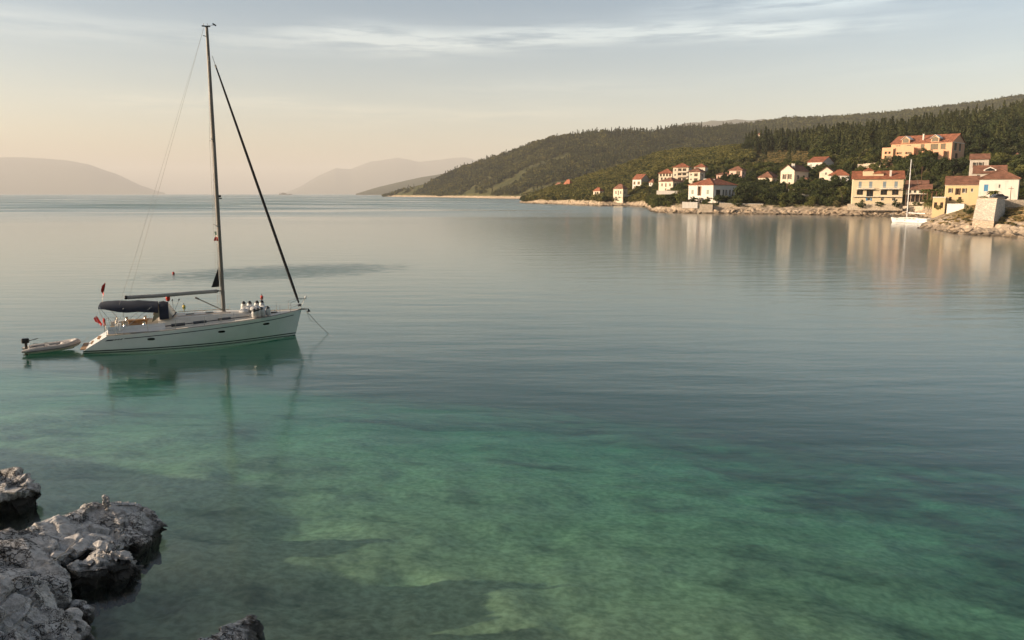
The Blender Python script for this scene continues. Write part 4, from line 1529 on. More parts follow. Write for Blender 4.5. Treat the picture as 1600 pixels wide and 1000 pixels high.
MB().prism([(0.25, -0.42), (2.2, -0.42), (2.6, -0.2), (2.7, 0), (2.6, 0.2), (2.2, 0.42), (0.25, 0.42)], 0.09, 0.13).build('floor', M['hypalon_dark'], dgy)
MB().box((0.30, 0, 0.32), (0.05, 0.80, 0.46)).build('transom_board', M['gelcoat'], dgy, bevel=0.01)
MB().box((1.25, 0, 0.36), (0.24, 0.86, 0.05)).build('thwart', M['hypalon'], dgy, bevel=0.01)
MB().lathe([(0.16, 0.0), (0.30, 0.05), (0.24, 0.14), (0.02, 0.17)], (2.25, 0, 0.38), 10).build('bow_locker', M['hypalon'], dgy, smooth=True)
om = MB().box((0.12, 0.0, 0.78), (0.42, 0.27, 0.30)).build('outboard_motor', M['black'], dgy, bevel=0.05)
MB().box((0.14, 0, 0.40), (0.14, 0.12, 0.55)).box((0.12, 0, 0.02), (0.20, 0.09, 0.25)).build('motor_leg', M['black'], om, bevel=0.02)
MB().tube([(0.30, 0, 0.76), (0.80, 0.06, 0.86)], 0.025, 6).build('tiller', M['black'], om)
for x in (0.6, 1.2, 1.8):
    for s in (-1, 1):
        gl_ = MB().tube([(x - 0.12, s * 0.62, 0.44), (x, s * 0.64, 0.49), (x + 0.12, s * 0.62, 0.44)], 0.016, 5)
        gl_.build('grab_line', M['black'], dgy)
pa, pb = dgp + Matrix.Rotation(dg_a, 3, 'Z') @ Vector((2.95, 0, 0.42)), on_yacht(0.1, 0.4, 0.75)
tag(MB().tube([pa + (pb - pa) * t_ - Vector((0, 0, 0.12 * math.sin(math.pi * t_))) for t_ in (0, .25, .5, .75, 1)], 0.010, 5).build('painter', M['rope']), 'short slack rope tying the dinghy to the yacht stern', 'rope')

# ---------------------------------------------------------------- the boat by the village
fb = on_level(1457.0, 349.3)
fa = on_level(1394.0, 347.6)
dv = Vector(fa - fb)
far_yacht, _ = sailing_yacht('sailing_yacht', (fb[0], fb[1], -0.05), math.atan2(dv.y, dv.x), 'white sailing boat with bare mast moored off the rocky point, far right', scale=dv.length / 12.77, mast_h=20.6, canvas=False, spar='gelcoat', sail='wire')

# ---------------------------------------------------------------- buoys and the far ship
for lab, px, py, m_, r in (('dark red mooring buoy far out beyond the yacht boom', 271, 428, 'red_plastic', 0.16), ('small red mooring buoy beyond the yacht foredeck', 409, 465, 'red_plastic', 0.15),
                           ('small yellow mooring buoy seen under the yacht boom', 287.5, 480, 'yellow', 0.14)):
    p_ = on_level(px, py)
    bu = empty('mooring_buoy', p_)
    tag(bu, lab, 'buoy')
    MB().lathe([(0.02, -r * .8), (r * .7, -r * .6), (r, 0), (r * .8, r * .6), (r * .3, r * .95)], (0, 0, r * 0.5), 12).build('float', M[m_], bu, smooth=True)
    MB().lathe([(0.03, 0), (0.03, 0.10), (0.05, 0.12), (0.02, 0.16)], (0, 0, r * 1.4), 8).build('pick_up_eye', M['black'], bu)
fp = at_depth(446, 303.2, 9000)
ferry = empty('ferry', (fp[0], fp[1], 0))
tag(ferry, 'tiny ship on the horizon, right of the yacht mast', 'ship')
M['ferry'] = simple('grey_ship_paint', (0.10, 0.085, 0.07), 0.7)
MB().prism([(-70, -9), (60, -9), (78, 0), (60, 9), (-70, 9)], -1, 9).build('hull', M['ferry'], ferry)
MB().box((-20, 0, 14), (55, 14, 10)).box((-25, 0, 21), (30, 10, 5)).build('superstructure', M['ferry'], ferry)
MB().box((-62, 0, 16), (6, 6, 16), ry=0.3).build('funnel', M['ferry'], ferry)


# ================================================================== THE VILLAGE
def wall_panel(m, o, dx, nrm, wd, z0, z1, holes, depth=0.24):
    """one side of a house with its openings cut out; o lower left seen from outside"""
    o, dx, nrm = Vector(o), Vector(dx), Vector(nrm)
    xs = sorted({0.0, wd, *[h[0] for h in holes], *[h[1] for h in holes]})
    zs = sorted({z0, z1, *[h[2] for h in holes], *[h[3] for h in holes]})
    P = lambda x, z, d=0.0: o + dx * x + Vector((0, 0, z)) - nrm * d
    for i in range(len(xs) - 1):
        for j in range(len(zs) - 1):
            cx, cz = (xs[i] + xs[i + 1]) / 2, (zs[j] + zs[j + 1]) / 2
            if any(h[0] < cx < h[1] and h[2] < cz < h[3] for h in holes):
                continue
            m.quad(P(xs[i], zs[j]), P(xs[i + 1], zs[j]), P(xs[i + 1], zs[j + 1]), P(xs[i], zs[j + 1]))
    for a, b, c, d in [h[:4] for h in holes]:
        m.quad(P(a, c), P(b, c), P(b, c, depth), P(a, c, depth))
        m.quad(P(b, c), P(b, d), P(b, d, depth), P(b, c, depth))
        m.quad(P(b, d), P(a, d), P(a, d, depth), P(b, d, depth))
        m.quad(P(a, d), P(a, c), P(a, c, depth), P(a, d, depth))
    return P


def obox(m, P, x0, x1, z0, z1, d0, d1):
    """box on a wall: d is the depth behind the wall face (negative = proud)"""
    vs = [P(x, z, d) for d in (d0, d1) for x, z in ((x0, z0), (x1, z0), (x1, z1), (x0, z1))]
    m.add(vs, [(0, 1, 2, 3), (7, 6, 5, 4), (0, 4, 5, 1), (1, 5, 6, 2), (2, 6, 7, 3), (3, 7, 4, 0)])


def window(root, P, x0, x1, z0, z1, kind, shut=None):
    f = MB()
    t_ = min(0.09, (x1 - x0) * 0.12)
    dep = 0.23 if kind != 'loggia' else 1.3
    if kind == 'loggia':
        g = MB()
        obox(g, P, x0, x1, z0, z1, 1.25, 1.35)
        g.build('loggia_wall', M['wood'], root)
        return
    if kind == 'closed':
        g = MB()
        obox(g, P, x0 + 0.01, (x0 + x1) / 2 - 0.012, z0, z1, 0.05, 0.10)
        g.build('shutter', M[shut], root)
        g = MB()
        obox(g, P, (x0 + x1) / 2 + 0.012, x1 - 0.01, z0, z1, 0.05, 0.10)
        g.build('shutter', M[shut], root)
        return
    for a, b, c, d in ((x0, x0 + t_, z0, z1), (x1 - t_, x1, z0, z1), (x0 + t_, x1 - t_, z0, z0 + t_), (x0 + t_, x1 - t_, z1 - t_, z1), ((x0 + x1) / 2 - t_ / 3, (x0 + x1) / 2 + t_ / 3, z0 + t_, z1 - t_)):
        obox(f, P, a, b, c, d, 0.10, 0.17)
    wo_ = f.build('door' if kind == 'door' else 'window', M['wood' if kind == 'door' else 'frame'], root)
    g = MB()
    g.quad(P(x0, z0, 0.205), P(x1, z0, 0.205), P(x1, z1, 0.205), P(x0, z1, 0.205))
    g.build('pane', M['pane'], wo_)
    if kind == 'sill':
        g = MB()
        obox(g, P, x0 - 0.1, x1 + 0.1, z0 - 0.10, z0 - 0.004, -0.10, 0.05)
        g.build('sill', M['trim'], wo_)
    if shut:
        sw = (x1 - x0) * 0.5
        for a, b in ((x0 - sw, x0 - 0.015), (x1 + 0.015, x1 + sw)):
            g = MB()
            obox(g, P, a, b, z0 - 0.03, z1 + 0.03, -0.07, -0.012)
            g.build('shutter', M[shut], wo_)


def roof_mesh(b, a, h, rh, kind, ov=0.45, th=0.16):
    """roof over x 0..b, y 0..a with its eaves at height h"""
    m = MB()
    x0, x1, y0, y1 = -ov, b + ov, -ov, a + ov
    dz = -ov * rh / max(0.5, min(a, b) / 2) if kind != 'flat' else 0
    e = h + dz * 0.9
    r = h + rh
    C4 = [(x0, y0), (x1, y0), (x1, y1), (x0, y1)]
    if kind == 'hip':
        if b >= a:
            k = (y1 - y0) / 2
            R = [(x0 + k, (y0 + y1) / 2), (x1 - k, (y0 + y1) / 2)]
            if R[1][0] <= R[0][0] + 0.1:
                R = [((x0 + x1) / 2 - 0.05, (y0 + y1) / 2), ((x0 + x1) / 2 + 0.05, (y0 + y1) / 2)]
            faces = [(0, 1, 5, 4), (1, 2, 5), (2, 3, 4, 5), (3, 0, 4)]
        else:
            k = (x1 - x0) / 2
            R = [((x0 + x1) / 2, y0 + k), ((x0 + x1) / 2, y1 - k)]
            if R[1][1] <= R[0][1] + 0.1:
                R = [((x0 + x1) / 2, (y0 + y1) / 2 - 0.05), ((x0 + x1) / 2, (y0 + y1) / 2 + 0.05)]
            faces = [(0, 1, 4), (1, 2, 5, 4), (2, 3, 5), (3, 0, 4, 5)]
    elif kind == 'gx':            # ridge along x
        R = [(x0, (y0 + y1) / 2), (x1, (y0 + y1) / 2)]
        faces = [(0, 1, 5, 4), (2, 3, 4, 5)]
    else:                         # 'gy': ridge along y
        R = [((x0 + x1) / 2, y0), ((x0 + x1) / 2, y1)]
        faces = [(1, 2, 5, 4), (3, 0, 4, 5)]
    vs = [(x, y, e + th) for x, y in C4] + [(x, y, r + th) for x, y in R]
    lo = [(x, y, e) for x, y in C4] + [(x, y, r) for x, y in R]
    m.add(vs, faces)
    m.add(lo, [tuple(reversed(f)) for f in faces])
    if kind == 'hip':
        loop = [0, 1, 2, 3]
    elif kind == 'gx':
        loop = [0, 1, 5, 2, 3, 4]
    else:
        loop = [0, 4, 1, 2, 5, 3]
    n = len(loop)
    for i in range(n):
        p, q = loop[i], loop[(i + 1) % n]
        m.add([lo[p], lo[q], vs[q], vs[p]], [(0, 1, 2, 3)])
    caps = MB()
    lines = [(vs[4], vs[5])]
    if kind == 'hip':
        nearest = {0: 4, 1: 5 if b >= a else 4, 2: 5, 3: 4 if b >= a else 5}
        lines += [(vs[c], vs[r_]) for c, r_ in nearest.items()]
    for p, q in lines:
        caps.tube([p, q], 0.13, 6)
    return m, caps


def house(name, label, x0, xc, x1, base, eave, ridge_py, phi, roof='hip', wall='white_wall', tile='roof_red', A=(), B=(), strip=None, y=None, a=None, b=None,
          chimneys=(), cat='house', group=None, ov=0.45, deep=3.0):
    """x0..xc is the left-hand side as photographed, xc..x1 the right-hand side; xc is the corner between them."""
    strip = strip or hillside
    g = strip.ground(xc, base) if y is None else at_depth(xc, base, y)
    ph = rad(phi)
    u0, u1 = (at_depth(q, base, g[1])[0] / g[1] for q in (x0, x1))
    if a is None:
        a = (g[0] - u0 * g[1]) / (math.sin(ph) + u0 * math.cos(ph))
    if b is None:
        b = (u1 * g[1] - g[0]) / (math.cos(ph) - u1 * math.sin(ph))
    mpp = (g[1] * math.cos(PITCH) + (H - g[2]) * math.sin(PITCH)) / F
    h = (base - eave) * mpp
    rh = max(0.3, (eave - ridge_py) * mpp * (1.0 if roof != 'hip' else 1.05))
    root = empty(name, g, ph)
    tag(root, label, cat, group)
    wm = MB()
    dl = deep
    ha = [(q[0] * a, q[1] * a, q[2] * h, q[3] * h) for q in A]
    hb = [(q[0] * b, q[1] * b, q[2] * h, q[3] * h) for q in B]
    ra = any(q[4].startswith('loggia') for q in A)
    PA = wall_panel(wm, (0, a, 0), (0, -1, 0), (-1, 0, 0), a, -dl, h, ha, 1.3 if ra else 0.24)
    PB = wall_panel(wm, (0, 0, 0), (1, 0, 0), (0, -1, 0), b, -dl, h, hb)
    wall_panel(wm, (b, 0, 0), (0, 1, 0), (1, 0, 0), a, -dl, h, [])
    wall_panel(wm, (b, a, 0), (-1, 0, 0), (0, 1, 0), b, -dl, h, [])
    if roof == 'gx':
        for x in (0, b):
            wm.add([(x, 0, h), (x, a, h), (x, a / 2, h + rh)], [(0, 1, 2)])
    elif roof == 'gy':
        for y_ in (0, a):
            wm.add([(0, y_, h), (b, y_, h), (b / 2, y_, h + rh)], [(0, 1, 2)])
    wm.build('wall', M[wall], root)
    if roof == 'flat':
        MB().box((b / 2, a / 2, h + 0.12), (b + 0.2, a + 0.2, 0.24)).build('roof', M['trim'], root)
    else:
        rm, caps = roof_mesh(b, a, h, rh, roof, ov)
        ro = rm.build('roof', M[tile], root)
        caps.build('ridge_tiles', M[tile], ro)
        for fx, fy, ch in chimneys:
            cz = h + rh * 0.5
            cm = MB().box((fx * b, fy * a, cz + ch / 2 - 0.4), (0.75, 0.75, ch + 0.8)).box((fx * b, fy * a, cz + ch + 0.08), (0.95, 0.95, 0.16))
            cm.build('chimney', M['white_wall' if wall != 'grey_wall' else 'grey_wall'], ro)
    if roof != 'flat':
        for P, wd in ((PA, a), (PB, b)):
            cm = MB()
            obox(cm, P, 0.02, wd - 0.02, h - 0.34, h - 0.10, -0.13, -0.004)
            cm.build('cornice', M['trim'], root)
    for P, wd, L in ((PA, a, A), (PB, b, B)):
        for q in L:
            k = q[4].split(':')
            window(root, P, q[0] * wd, q[1] * wd, q[2] * h, q[3] * h, k[0], k[1] if len(k) > 1 else None)
    root['dims'] = (a, b, h, rh)
    del root['dims']
    return dict(root=root, a=a, b=b, h=h, rh=rh, PA=PA, PB=PB, g=g, ph=ph, mpp=mpp)


def row(n, t0, t1, z0, z1, kind, wfrac=0.5):
    out = []
    for k in range(n):
        c = t0 + (t1 - t0) * (k + 0.5) / n
        hw = (t1 - t0) / n * wfrac / 2
        out.append((c - hw, c + hw, z0, z1, kind))
    return out


# --- the white villa on the water
v = house('villa', 'white two-storey villa with red hipped roof standing at the water edge', 1075, 1113.5, 1150, 318, 289, 279.5, 42, 'hip', 'white_wall', 'roof_red',
          A=[(.12, .22, .50, .73, 'closed:shut_green'), (.37, .53, .42, .92, 'loggia'), (.74, .84, .50, .73, 'closed:shut_green'), (.12, .20, .08, .22, 'sill'), (.74, .82, .08, .22, 'sill'), (.38, .54, .02, .30, 'door')],
          B=[(.12, .30, .38, .74, 'door'), (.40, .47, .42, .74, 'sill'), (.52, .59, .42, .74, 'sill'), (.68, .75, .42, .74, 'sill'), (.81, .88, .42, .74, 'sill')], chimneys=[(.45, .4, 1.2)], y=402)
MB().box((v['b'] * 0.35, -1.6, 1.1), (v['b'] * 0.68, 3.0, 4.6)).build('terrace', M['white_wall'], v['root'], bevel=0.05)
MB().box((-1.7, v['a'] * 0.56, 2.8), (2.9, v['a'] * 0.30, 0.25)).build('balcony', M['trim'], v['root'])
for fy in (0.42, 0.70):
    MB().box((-3.0, v['a'] * fy, 1.0), (0.3, 0.3, 3.4)).build('balcony_post', M['trim'], v['root'])

# --- houses above and left of it
house('stone_house', 'cream house with three windows and tiled lean-to, below the apartment block', 1029, 1051, 1068, 298, 283.5, 278, 45, 'hip', 'cream_wall', 'roof_brown',
      A=[(.18, .30, .45, .80, 'sill'), (.46, .56, .40, .80, 'door'), (.74, .86, .45, .80, 'sill'), (.45, .55, .02, .25, 'door')], B=row(4, .1, .95, .42, .80, 'sill', .7))
ap = house('apartment_block', 'tallest cream apartment block with stacked dark loggias, left of the pink house', 1051, 1075, 1080, 284, 261, 255.5, 66, 'hip', 'cream_wall', 'roof_red',
           A=[(.10, .20, .72, .86, 'sill'), (.32, .56, .68, .90, 'door'), (.62, .86, .68, .90, 'door'), (.10, .20, .40, .54, 'sill'), (.32, .56, .38, .58, 'door'), (.62, .86, .38, .58, 'door'), (.32, .56, .06, .26, 'door'), (.62, .86, .06, .26, 'door')], b=11, ov=0.7)
for f in (.33, .62):
    for side in (0,):
        g_ = MB()
        obox(g_, ap['PA'], ap['a'] * .28, ap['a'] * .90, ap['h'] * f, ap['h'] * f + 0.14, -1.1, -0.01)
        obox(g_, ap['PA'], ap['a'] * .28, ap['a'] * .90, ap['h'] * f + 0.14, ap['h'] * f + 0.95, -1.1, -1.0)
        g_.build('balcony', M['cream_wall'], ap['root'])
house('apartment_wing', 'low red-roofed wing with verandah at the left end of apartment block', 1029, 1050, 1053, 282, 270.5, 264.5, 64, 'hip', 'cream_wall', 'roof_red',
      A=row(4, .05, .95, .55, .92, 'door', .62) + row(3, .1, .9, .08, .40, 'door', .5), b=9, cat='house', ov=0.6)
house('apartment_wing', 'lower cream wing with two window rows at the right of apartment block', 1076, 1093, 1101, 287, 268, 263, 58, 'hip', 'cream_wall', 'roof_brown',
      A=[(.12, .28, .66, .82, 'sill'), (.48, .80, .60, .84, 'door'), (.12, .28, .28, .42, 'sill'), (.48, .80, .20, .44, 'door')], B=[(.3, .6, .6, .8, 'sill')], ov=0.6)
house('apartment_wing', 'rear red-roofed wing rising behind the right end of apartment block', 1084, 1101, 1104, 280, 261, 256.5, 60, 'hip', 'cream_wall', 'roof_red', A=[(.2, .4, .6, .8, 'sill'), (.6, .8, .6, .8, 'sill')], b=7, y=540)
house('pink_house', 'pink two-storey house with tiled hipped roof, right of the apartment block', 1139, 1158.5, 1165, 282, 265.5, 260, 55, 'hip', 'pink_wall', 'roof_brown',
      A=[(.12, .30, .55, .75, 'sill'), (.55, .88, .45, .88, 'door'), (.55, .70, .06, .34, 'door'), (.76, .90, .06, .34, 'door')], B=[(.3, .65, .55, .8, 'sill')], ov=0.6)
house('pink_annex', 'low pink annex with flat terrace left of the pink house', 1119, 1140, 1143, 282, 273, 270, 62, 'hip', 'pink_wall', 'roof_brown', A=row(4, .05, .95, .15, .75, 'door', .6), b=6)
for lab, q in (('upper of two tiny red-roofed houses at the far left of village', (880, 890, 896, 294, 288, 281)), ('lower left of two tiny tiled houses at the far left of village', (866, 876, 881, 294, 290, 285.5))):
    house('small_house', lab, *q, 40, 'hip', 'cream_wall', 'roof_orange' if q[0] == 880 else 'roof_brown', A=[(.3, .6, .3, .75, 'sill')], B=[(.3, .6, .3, .75, 'sill')])
h_ = house('small_house', 'small cream house with pointed red roof on the shore, left of two-storey cube', 927, 937, 943, 309, 298, 293.5, 42, 'hip', 'cream_wall', 'roof_red', A=[(.2, .4, .5, .85, 'sill'), (.6, .8, .5, .85, 'sill')], B=[(.3, .6, .45, .85, 'sill')])
MB().box((h_['b'] + 2.2, 1.5, 1.6), (4.2, 3.5, 5.0)).build('porch', M['cream_wall'], h_['root'])
h_ = house('cube_house', 'square cream house with pyramid roof at the water, far left shore', 958, 973, 980, 313, 294.5, 288.5, 48, 'hip', 'cream_wall', 'roof_brown',
           A=[(.20, .36, .52, .78, 'sill'), (.46, .58, .42, .82, 'door'), (.70, .86, .52, .78, 'sill')], B=[(.3, .6, .52, .78, 'sill')], y=648)
MB().box((h_['b'] + 3.6, 1.5, 1.9), (7.0, 4.5, 4.6)).build('annex', M['white_wall'], h_['root'], bevel=0.03)
house('gable_house', 'tall white house with red gable roof and arched openings, left of apartment block', 988, 1001.5, 1014.5, 297, 280, 272.5, 48, 'gy', 'white_wall', 'roof_red',
      A=[(.12, .34, .50, .78, 'door'), (.58, .86, .50, .78, 'door'), (.15, .38, .12, .36, 'sill')], B=[])
# --- middle of the village
house('low_house', 'low cream house with long brown roof, left of the gabled house', 1184, 1206, 1218, 290, 277, 269, 55, 'hip', 'cream_wall', 'roof_brown', A=row(3, .12, .95, .25, .75, 'sill', .35), B=row(2, .1, .9, .25, .75, 'sill', .4))
gh = house('gabled_house', 'pinkish two-storey house with pointed gable and two white chimneys', 1218.5, 1240, 1262, 294, 267, 258, 48, 'gx', 'cream_wall', 'roof_brown',
           A=[(.22, .36, .52, .80, 'sill:shut_dark'), (.60, .74, .52, .80, 'sill:shut_dark'), (.22, .36, .10, .34, 'sill'), (.60, .74, .10, .34, 'door')], B=[(.2, .35, .5, .75, 'sill'), (.6, .75, .5, .75, 'sill')], chimneys=[(.12, .3, 2.2), (.24, .3, 2.2)])
house('upper_house', 'white house with bright red gable roof, highest above the gabled house', 1261, 1284.5, 1302, 268, 252.8, 244.8, 48, 'gy', 'white_wall', 'roof_red',
      A=[(.18, .30, .25, .75, 'closed:shut_green'), (.60, .72, .25, .75, 'closed:shut_green')], B=[])
house('white_cottage', 'white cottage with three grey shutters and red roof, left of long yellow building', 1294, 1325, 1329, 288, 273.5, 266, 62, 'hip', 'white_wall', 'roof_red',
      A=[(.16, .30, .35, .85, 'closed:shut_grey'), (.42, .56, .25, .85, 'closed:shut_grey'), (.70, .82, .35, .80, 'closed:shut_grey')], b=8)
house('yellow_gable_house', 'small pale yellow gable peeping out behind the white cottage', 1280, 1301, 1316, 277, 268.5, 261, 58, 'gx', 'cream_wall', 'roof_brown', A=[(.42, .56, .45, .95, 'sill')], b=9, y=430)

# --- the long yellow building
L = house('yellow_guesthouse', 'long three-storey yellow building with grey blue shutters and red roof', 1326, 1331, 1409.5, 314, 279.5, 268.5, -21, 'gx', 'yellow_wall', 'roof_red',
          B=[(.115, .175, .58, .86, 'closed:shut_grey'), (.325, .39, .58, .86, 'closed:shut_grey'), (.60, .665, .58, .86, 'closed:shut_grey'), (.825, .89, .58, .86, 'closed:shut_grey'),
             (.09, .215, .27, .49, 'door'), (.285, .42, .20, .49, 'door'), (.565, .695, .27, .49, 'door'), (.79, .92, .27, .49, 'door'),
             (.31, .37, .02, .14, 'sill:shut_blue'), (.58, .64, .02, .14, 'sill'), (.80, .87, .02, .14, 'sill')], chimneys=[(.74, .14, 1.8)], a=10, ov=0.6, y=358)
for f0, f1 in ((.08, .43), (.545, .93)):
    g_ = MB()
    obox(g_, L['PB'], L['b'] * f0, L['b'] * f1, L['h'] * .525, L['h'] * .525 + 0.22, -1.5, -0.01)
    br = g_.build('balcony', M['trim'], L['root'])
    ir = MB()
    n_ = 26
    for k in range(n_ + 1):
        x_ = L['b'] * (f0 + (f1 - f0) * k / n_)
        obox(ir, L['PB'], x_ - 0.02, x_ + 0.02, L['h'] * .525 + 0.22, L['h'] * .525 + 1.1, -1.45, -1.41)
    obox(ir, L['PB'], L['b'] * f0, L['b'] * f1, L['h'] * .525 + 1.1, L['h'] * .525 + 1.16, -1.46, -1.40)
    ir.build('railing', M['trim'], br)['kind'] = 'stuff'
g_ = MB()
obox(g_, L['PB'], L['b'] * .0, L['b'] * 1.0, L['h'] * .185, L['h'] * .185 + 0.2, -0.9, -0.01)
g_.build('ledge', M['trim'], L['root'])
dm = MB().prism([(0.0, 0.0), (3.4, 0.0), (3.4, 4.5), (0.0, 4.5)], 0, 1.6)
dx_ = L['b'] * .25
for nm, x_, w_, hh in (('dormer', L['b'] * .30, 5.2, 2.6), ('dormer', L['b'] * .50, 5.0, 1.3)):
    zb = L['h'] + 1.2
    d_ = MB()
    d_.box((x_, L['a'] * .36, zb + hh / 2 - 0.4), (w_ * 0.86, L['a'] * .42, hh))
    do_ = d_.build(nm, M['yellow_wall'], L['root'])
    rr_ = MB()
    y0_, y1_ = L['a'] * .12, L['a'] * .62
    rr_.add([(x_ - w_ / 2, y0_, zb + hh - .45), (x_, y0_, zb + hh + 1.0), (x_ + w_ / 2, y0_, zb + hh - .45), (x_ - w_ / 2, y1_, zb + hh - .45), (x_, y1_, zb + hh + 1.0), (x_ + w_ / 2, y1_, zb + hh - .45)],
            [(0, 1, 4, 3), (1, 2, 5, 4), (0, 2, 1), (3, 4, 5), (0, 3, 5, 2)])
    rr_.build('dormer_roof', M['roof_red'], do_)

# --- the orange hotel on the hill
hp = 60
Ht = house('hill_hotel', 'large orange hotel with long tiled roof and two dormers on the hill', 1391, 1486, 1505.5, 248, 221.5, 208.5, 45, 'gy', 'orange_wall', 'roof_orange',
           A=[(.50, .56, .62, .92, 'door'), (.66, .78, .55, .90, 'door'), (.82, .90, .55, .90, 'door'), (.50, .60, .15, .42, 'door'), (.80, .88, .15, .42, 'door'), (.08, .16, .70, .90, 'sill'), (.26, .34, .70, .90, 'sill')],
           B=[(.18, .38, .50, .95, 'sill'), (.55, .72, .50, .95, 'sill'), (.30, .50, .05, .35, 'door')], y=436, chimneys=[(.18, .51, 2.6)], deep=9, cat='hotel', ov=0.6)
ha_, hh_ = Ht['a'], Ht['h']
for ty in (.245, .725):                                   # dormers on the sea side of the roof
    yy = ha_ * (1 - ty)
    ww = 4.2
    zb = hh_ - 0.2
    d_ = MB()
    d_.add([(-0.35, yy - ww / 2, zb), (-0.35, yy + ww / 2, zb), (-0.35, yy + ww / 2, zb + 2.5), (-0.35, yy, zb + 4.1), (-0.35, yy - ww / 2, zb + 2.5),
            (5.2, yy - ww / 2, zb), (5.2, yy + ww / 2, zb), (5.2, yy + ww / 2, zb + 2.5), (5.2, yy, zb + 4.1), (5.2, yy - ww / 2, zb + 2.5)],
           [(4, 3, 2, 1, 0), (0, 1, 6, 5), (1, 2, 7, 6), (4, 0, 5, 9)])
    do_ = d_.build('dormer', M['orange_wall'], Ht['root'])
    r_ = MB()
    r_.add([(-0.9, yy - ww / 2 - .5, zb + 2.25), (-0.9, yy, zb + 4.35), (-0.9, yy + ww / 2 + .5, zb + 2.25), (6, yy - ww / 2 - .5, zb + 2.25), (6, yy, zb + 4.35), (6, yy + ww / 2 + .5, zb + 2.25)], [(0, 1, 4, 3), (1, 2, 5, 4)])
    r_.add([(-0.9, yy - ww / 2 - .5, zb + 2.05), (-0.9, yy, zb + 4.15), (-0.9, yy + ww / 2 + .5, zb + 2.05), (6, yy - ww / 2 - .5, zb + 2.05), (6, yy, zb + 4.15), (6, yy + ww / 2 + .5, zb + 2.05)], [(3, 4, 1, 0), (4, 5, 2, 1)])
    r_.add([(-0.9, yy - ww / 2 - .5, zb + 2.05), (-0.9, yy, zb + 4.15), (-0.9, yy, zb + 4.35), (-0.9, yy - ww / 2 - .5, zb + 2.25)], [(0, 1, 2, 3)])
    r_.add([(-0.9, yy + ww / 2 + .5, zb + 2.05), (-0.9, yy, zb + 4.15), (-0.9, yy, zb + 4.35), (-0.9, yy + ww / 2 + .5, zb + 2.25)], [(3, 2, 1, 0)])
    r_.build('dormer_roof', M['trim'], do_)
    MB().add([(-0.38, yy - 1.6, zb + .5), (-0.38, yy + 1.6, zb + .5), (-0.38, yy + 1.6, zb + 2.3), (-0.38, yy, zb + 3.2), (-0.38, yy - 1.6, zb + 2.3)], [(4, 3, 2, 1, 0)]).build('window', M['pane'], do_)
# terraced wings in front
def terrace_wing(nm, t0, t1, z0, z1, out, open_):
    y0_, y1_ = ha_ * (1 - t1), ha_ * (1 - t0)
    q = MB()
    wd = y1_ - y0_
    holes = []
    for a_, b_, c_, d_ in open_:
        holes.append((wd * a_, wd * b_, z0 + (z1 - z0) * c_, z0 + (z1 - z0) * d_))
    P_ = wall_panel(q, (-out, y1_, 0), (0, -1, 0), (-1, 0, 0), wd, z0 - 6, z1, holes, 1.2)
    wall_panel(q, (-out, y0_, 0), (1, 0, 0), (0, -1, 0), out - 0.01, z0 - 6, z1, [])
    wall_panel(q, (-0.01, y1_, 0), (-1, 0, 0), (0, 1, 0), out - 0.01, z0 - 6, z1, [])
    q.quad((-out, y0_, z1), (-0.01, y0_, z1), (-0.01, y1_, z1), (-out, y1_, z1))
    wo_ = q.build(nm, M['orange_wall'], Ht['root'])
    for hq in holes:
        MB().quad(P_(hq[0], hq[2], 1.15), P_(hq[1], hq[2], 1.15), P_(hq[1], hq[3], 1.15), P_(hq[0], hq[3], 1.15)).build('opening', M['pane'], wo_)
    rl = MB()
    obox(rl, P_, 0, wd, z1, z1 + 0.9, -0.02, 0.18)
    rl.build('parapet', M['orange_wall'], wo_)
terrace_wing('terrace_wing', -.09, .10, -0.5, hh_ * .66, 5.5, [(.25, .85, .04, .45), (.25, .50, .60, .80), (.58, .80, .60, .80)])
terrace_wing('terrace_wing', .104, .43, -0.5, hh_ * .72, 4.0, [(.08, .22, .02, .36), (.32, .46, .02, .36), (.12, .40, .50, .66), (.58, .90, .50, .66)])
terrace_wing('terrace_wing', .52, .90, hh_ * .12, hh_ * .46, 3.0, [(.10, .24, .1, .8), (.60, .80, .1, .8)])

# --- right-hand group
house('tower_house', 'narrow grey two-window house with flat-looking tiled roof, below the forest at right', 1512, 1514.5, 1543, 276, 249, 241.5, -28, 'gx', 'grey_wall', 'roof_brown', B=[(.20, .34, .52, .80, 'sill:shut_dark'), (.52, .66, .52, .80, 'sill:shut_dark')], a=7, y=330)
th = house('dormer_house', 'house with wide brown roof and small white dormer, behind the white house', 1519, 1521, 1571, 279, 270.5, 259.5, -30, 'gx', 'grey_wall', 'roof_brown', B=[(.1, .2, .2, .7, 'sill')], a=9, y=290)
dq = MB()
bx, zb = th['b'] * .50, th['h'] + 0.7
dq.add([(bx - 2.0, 0.9, zb), (bx + 2.0, 0.9, zb), (bx + 2.0, 0.9, zb + .5), (bx, 0.9, zb + 1.5), (bx - 2.0, 0.9, zb + .5), (bx - 2.0, 4, zb), (bx + 2.0, 4, zb), (bx + 2, 4, zb + .5), (bx, 4, zb + 1.5), (bx - 2, 4, zb + .5)],
       [(0, 1, 2, 3, 4), (1, 6, 7, 2), (4, 9, 5, 0), (2, 7, 8, 3), (3, 8, 9, 4)])
do_ = dq.build('dormer', M['white_wall'], th['root'])
MB().add([(bx - 1.5, 0.86, zb + .05), (bx + 1.5, 0.86, zb + .05), (bx + 1.5, 0.86, zb + .45), (bx, 0.86, zb + 1.15), (bx - 1.5, 0.86, zb + .45)], [(0, 1, 2, 3, 4)]).build('window', M['pane'], do_)
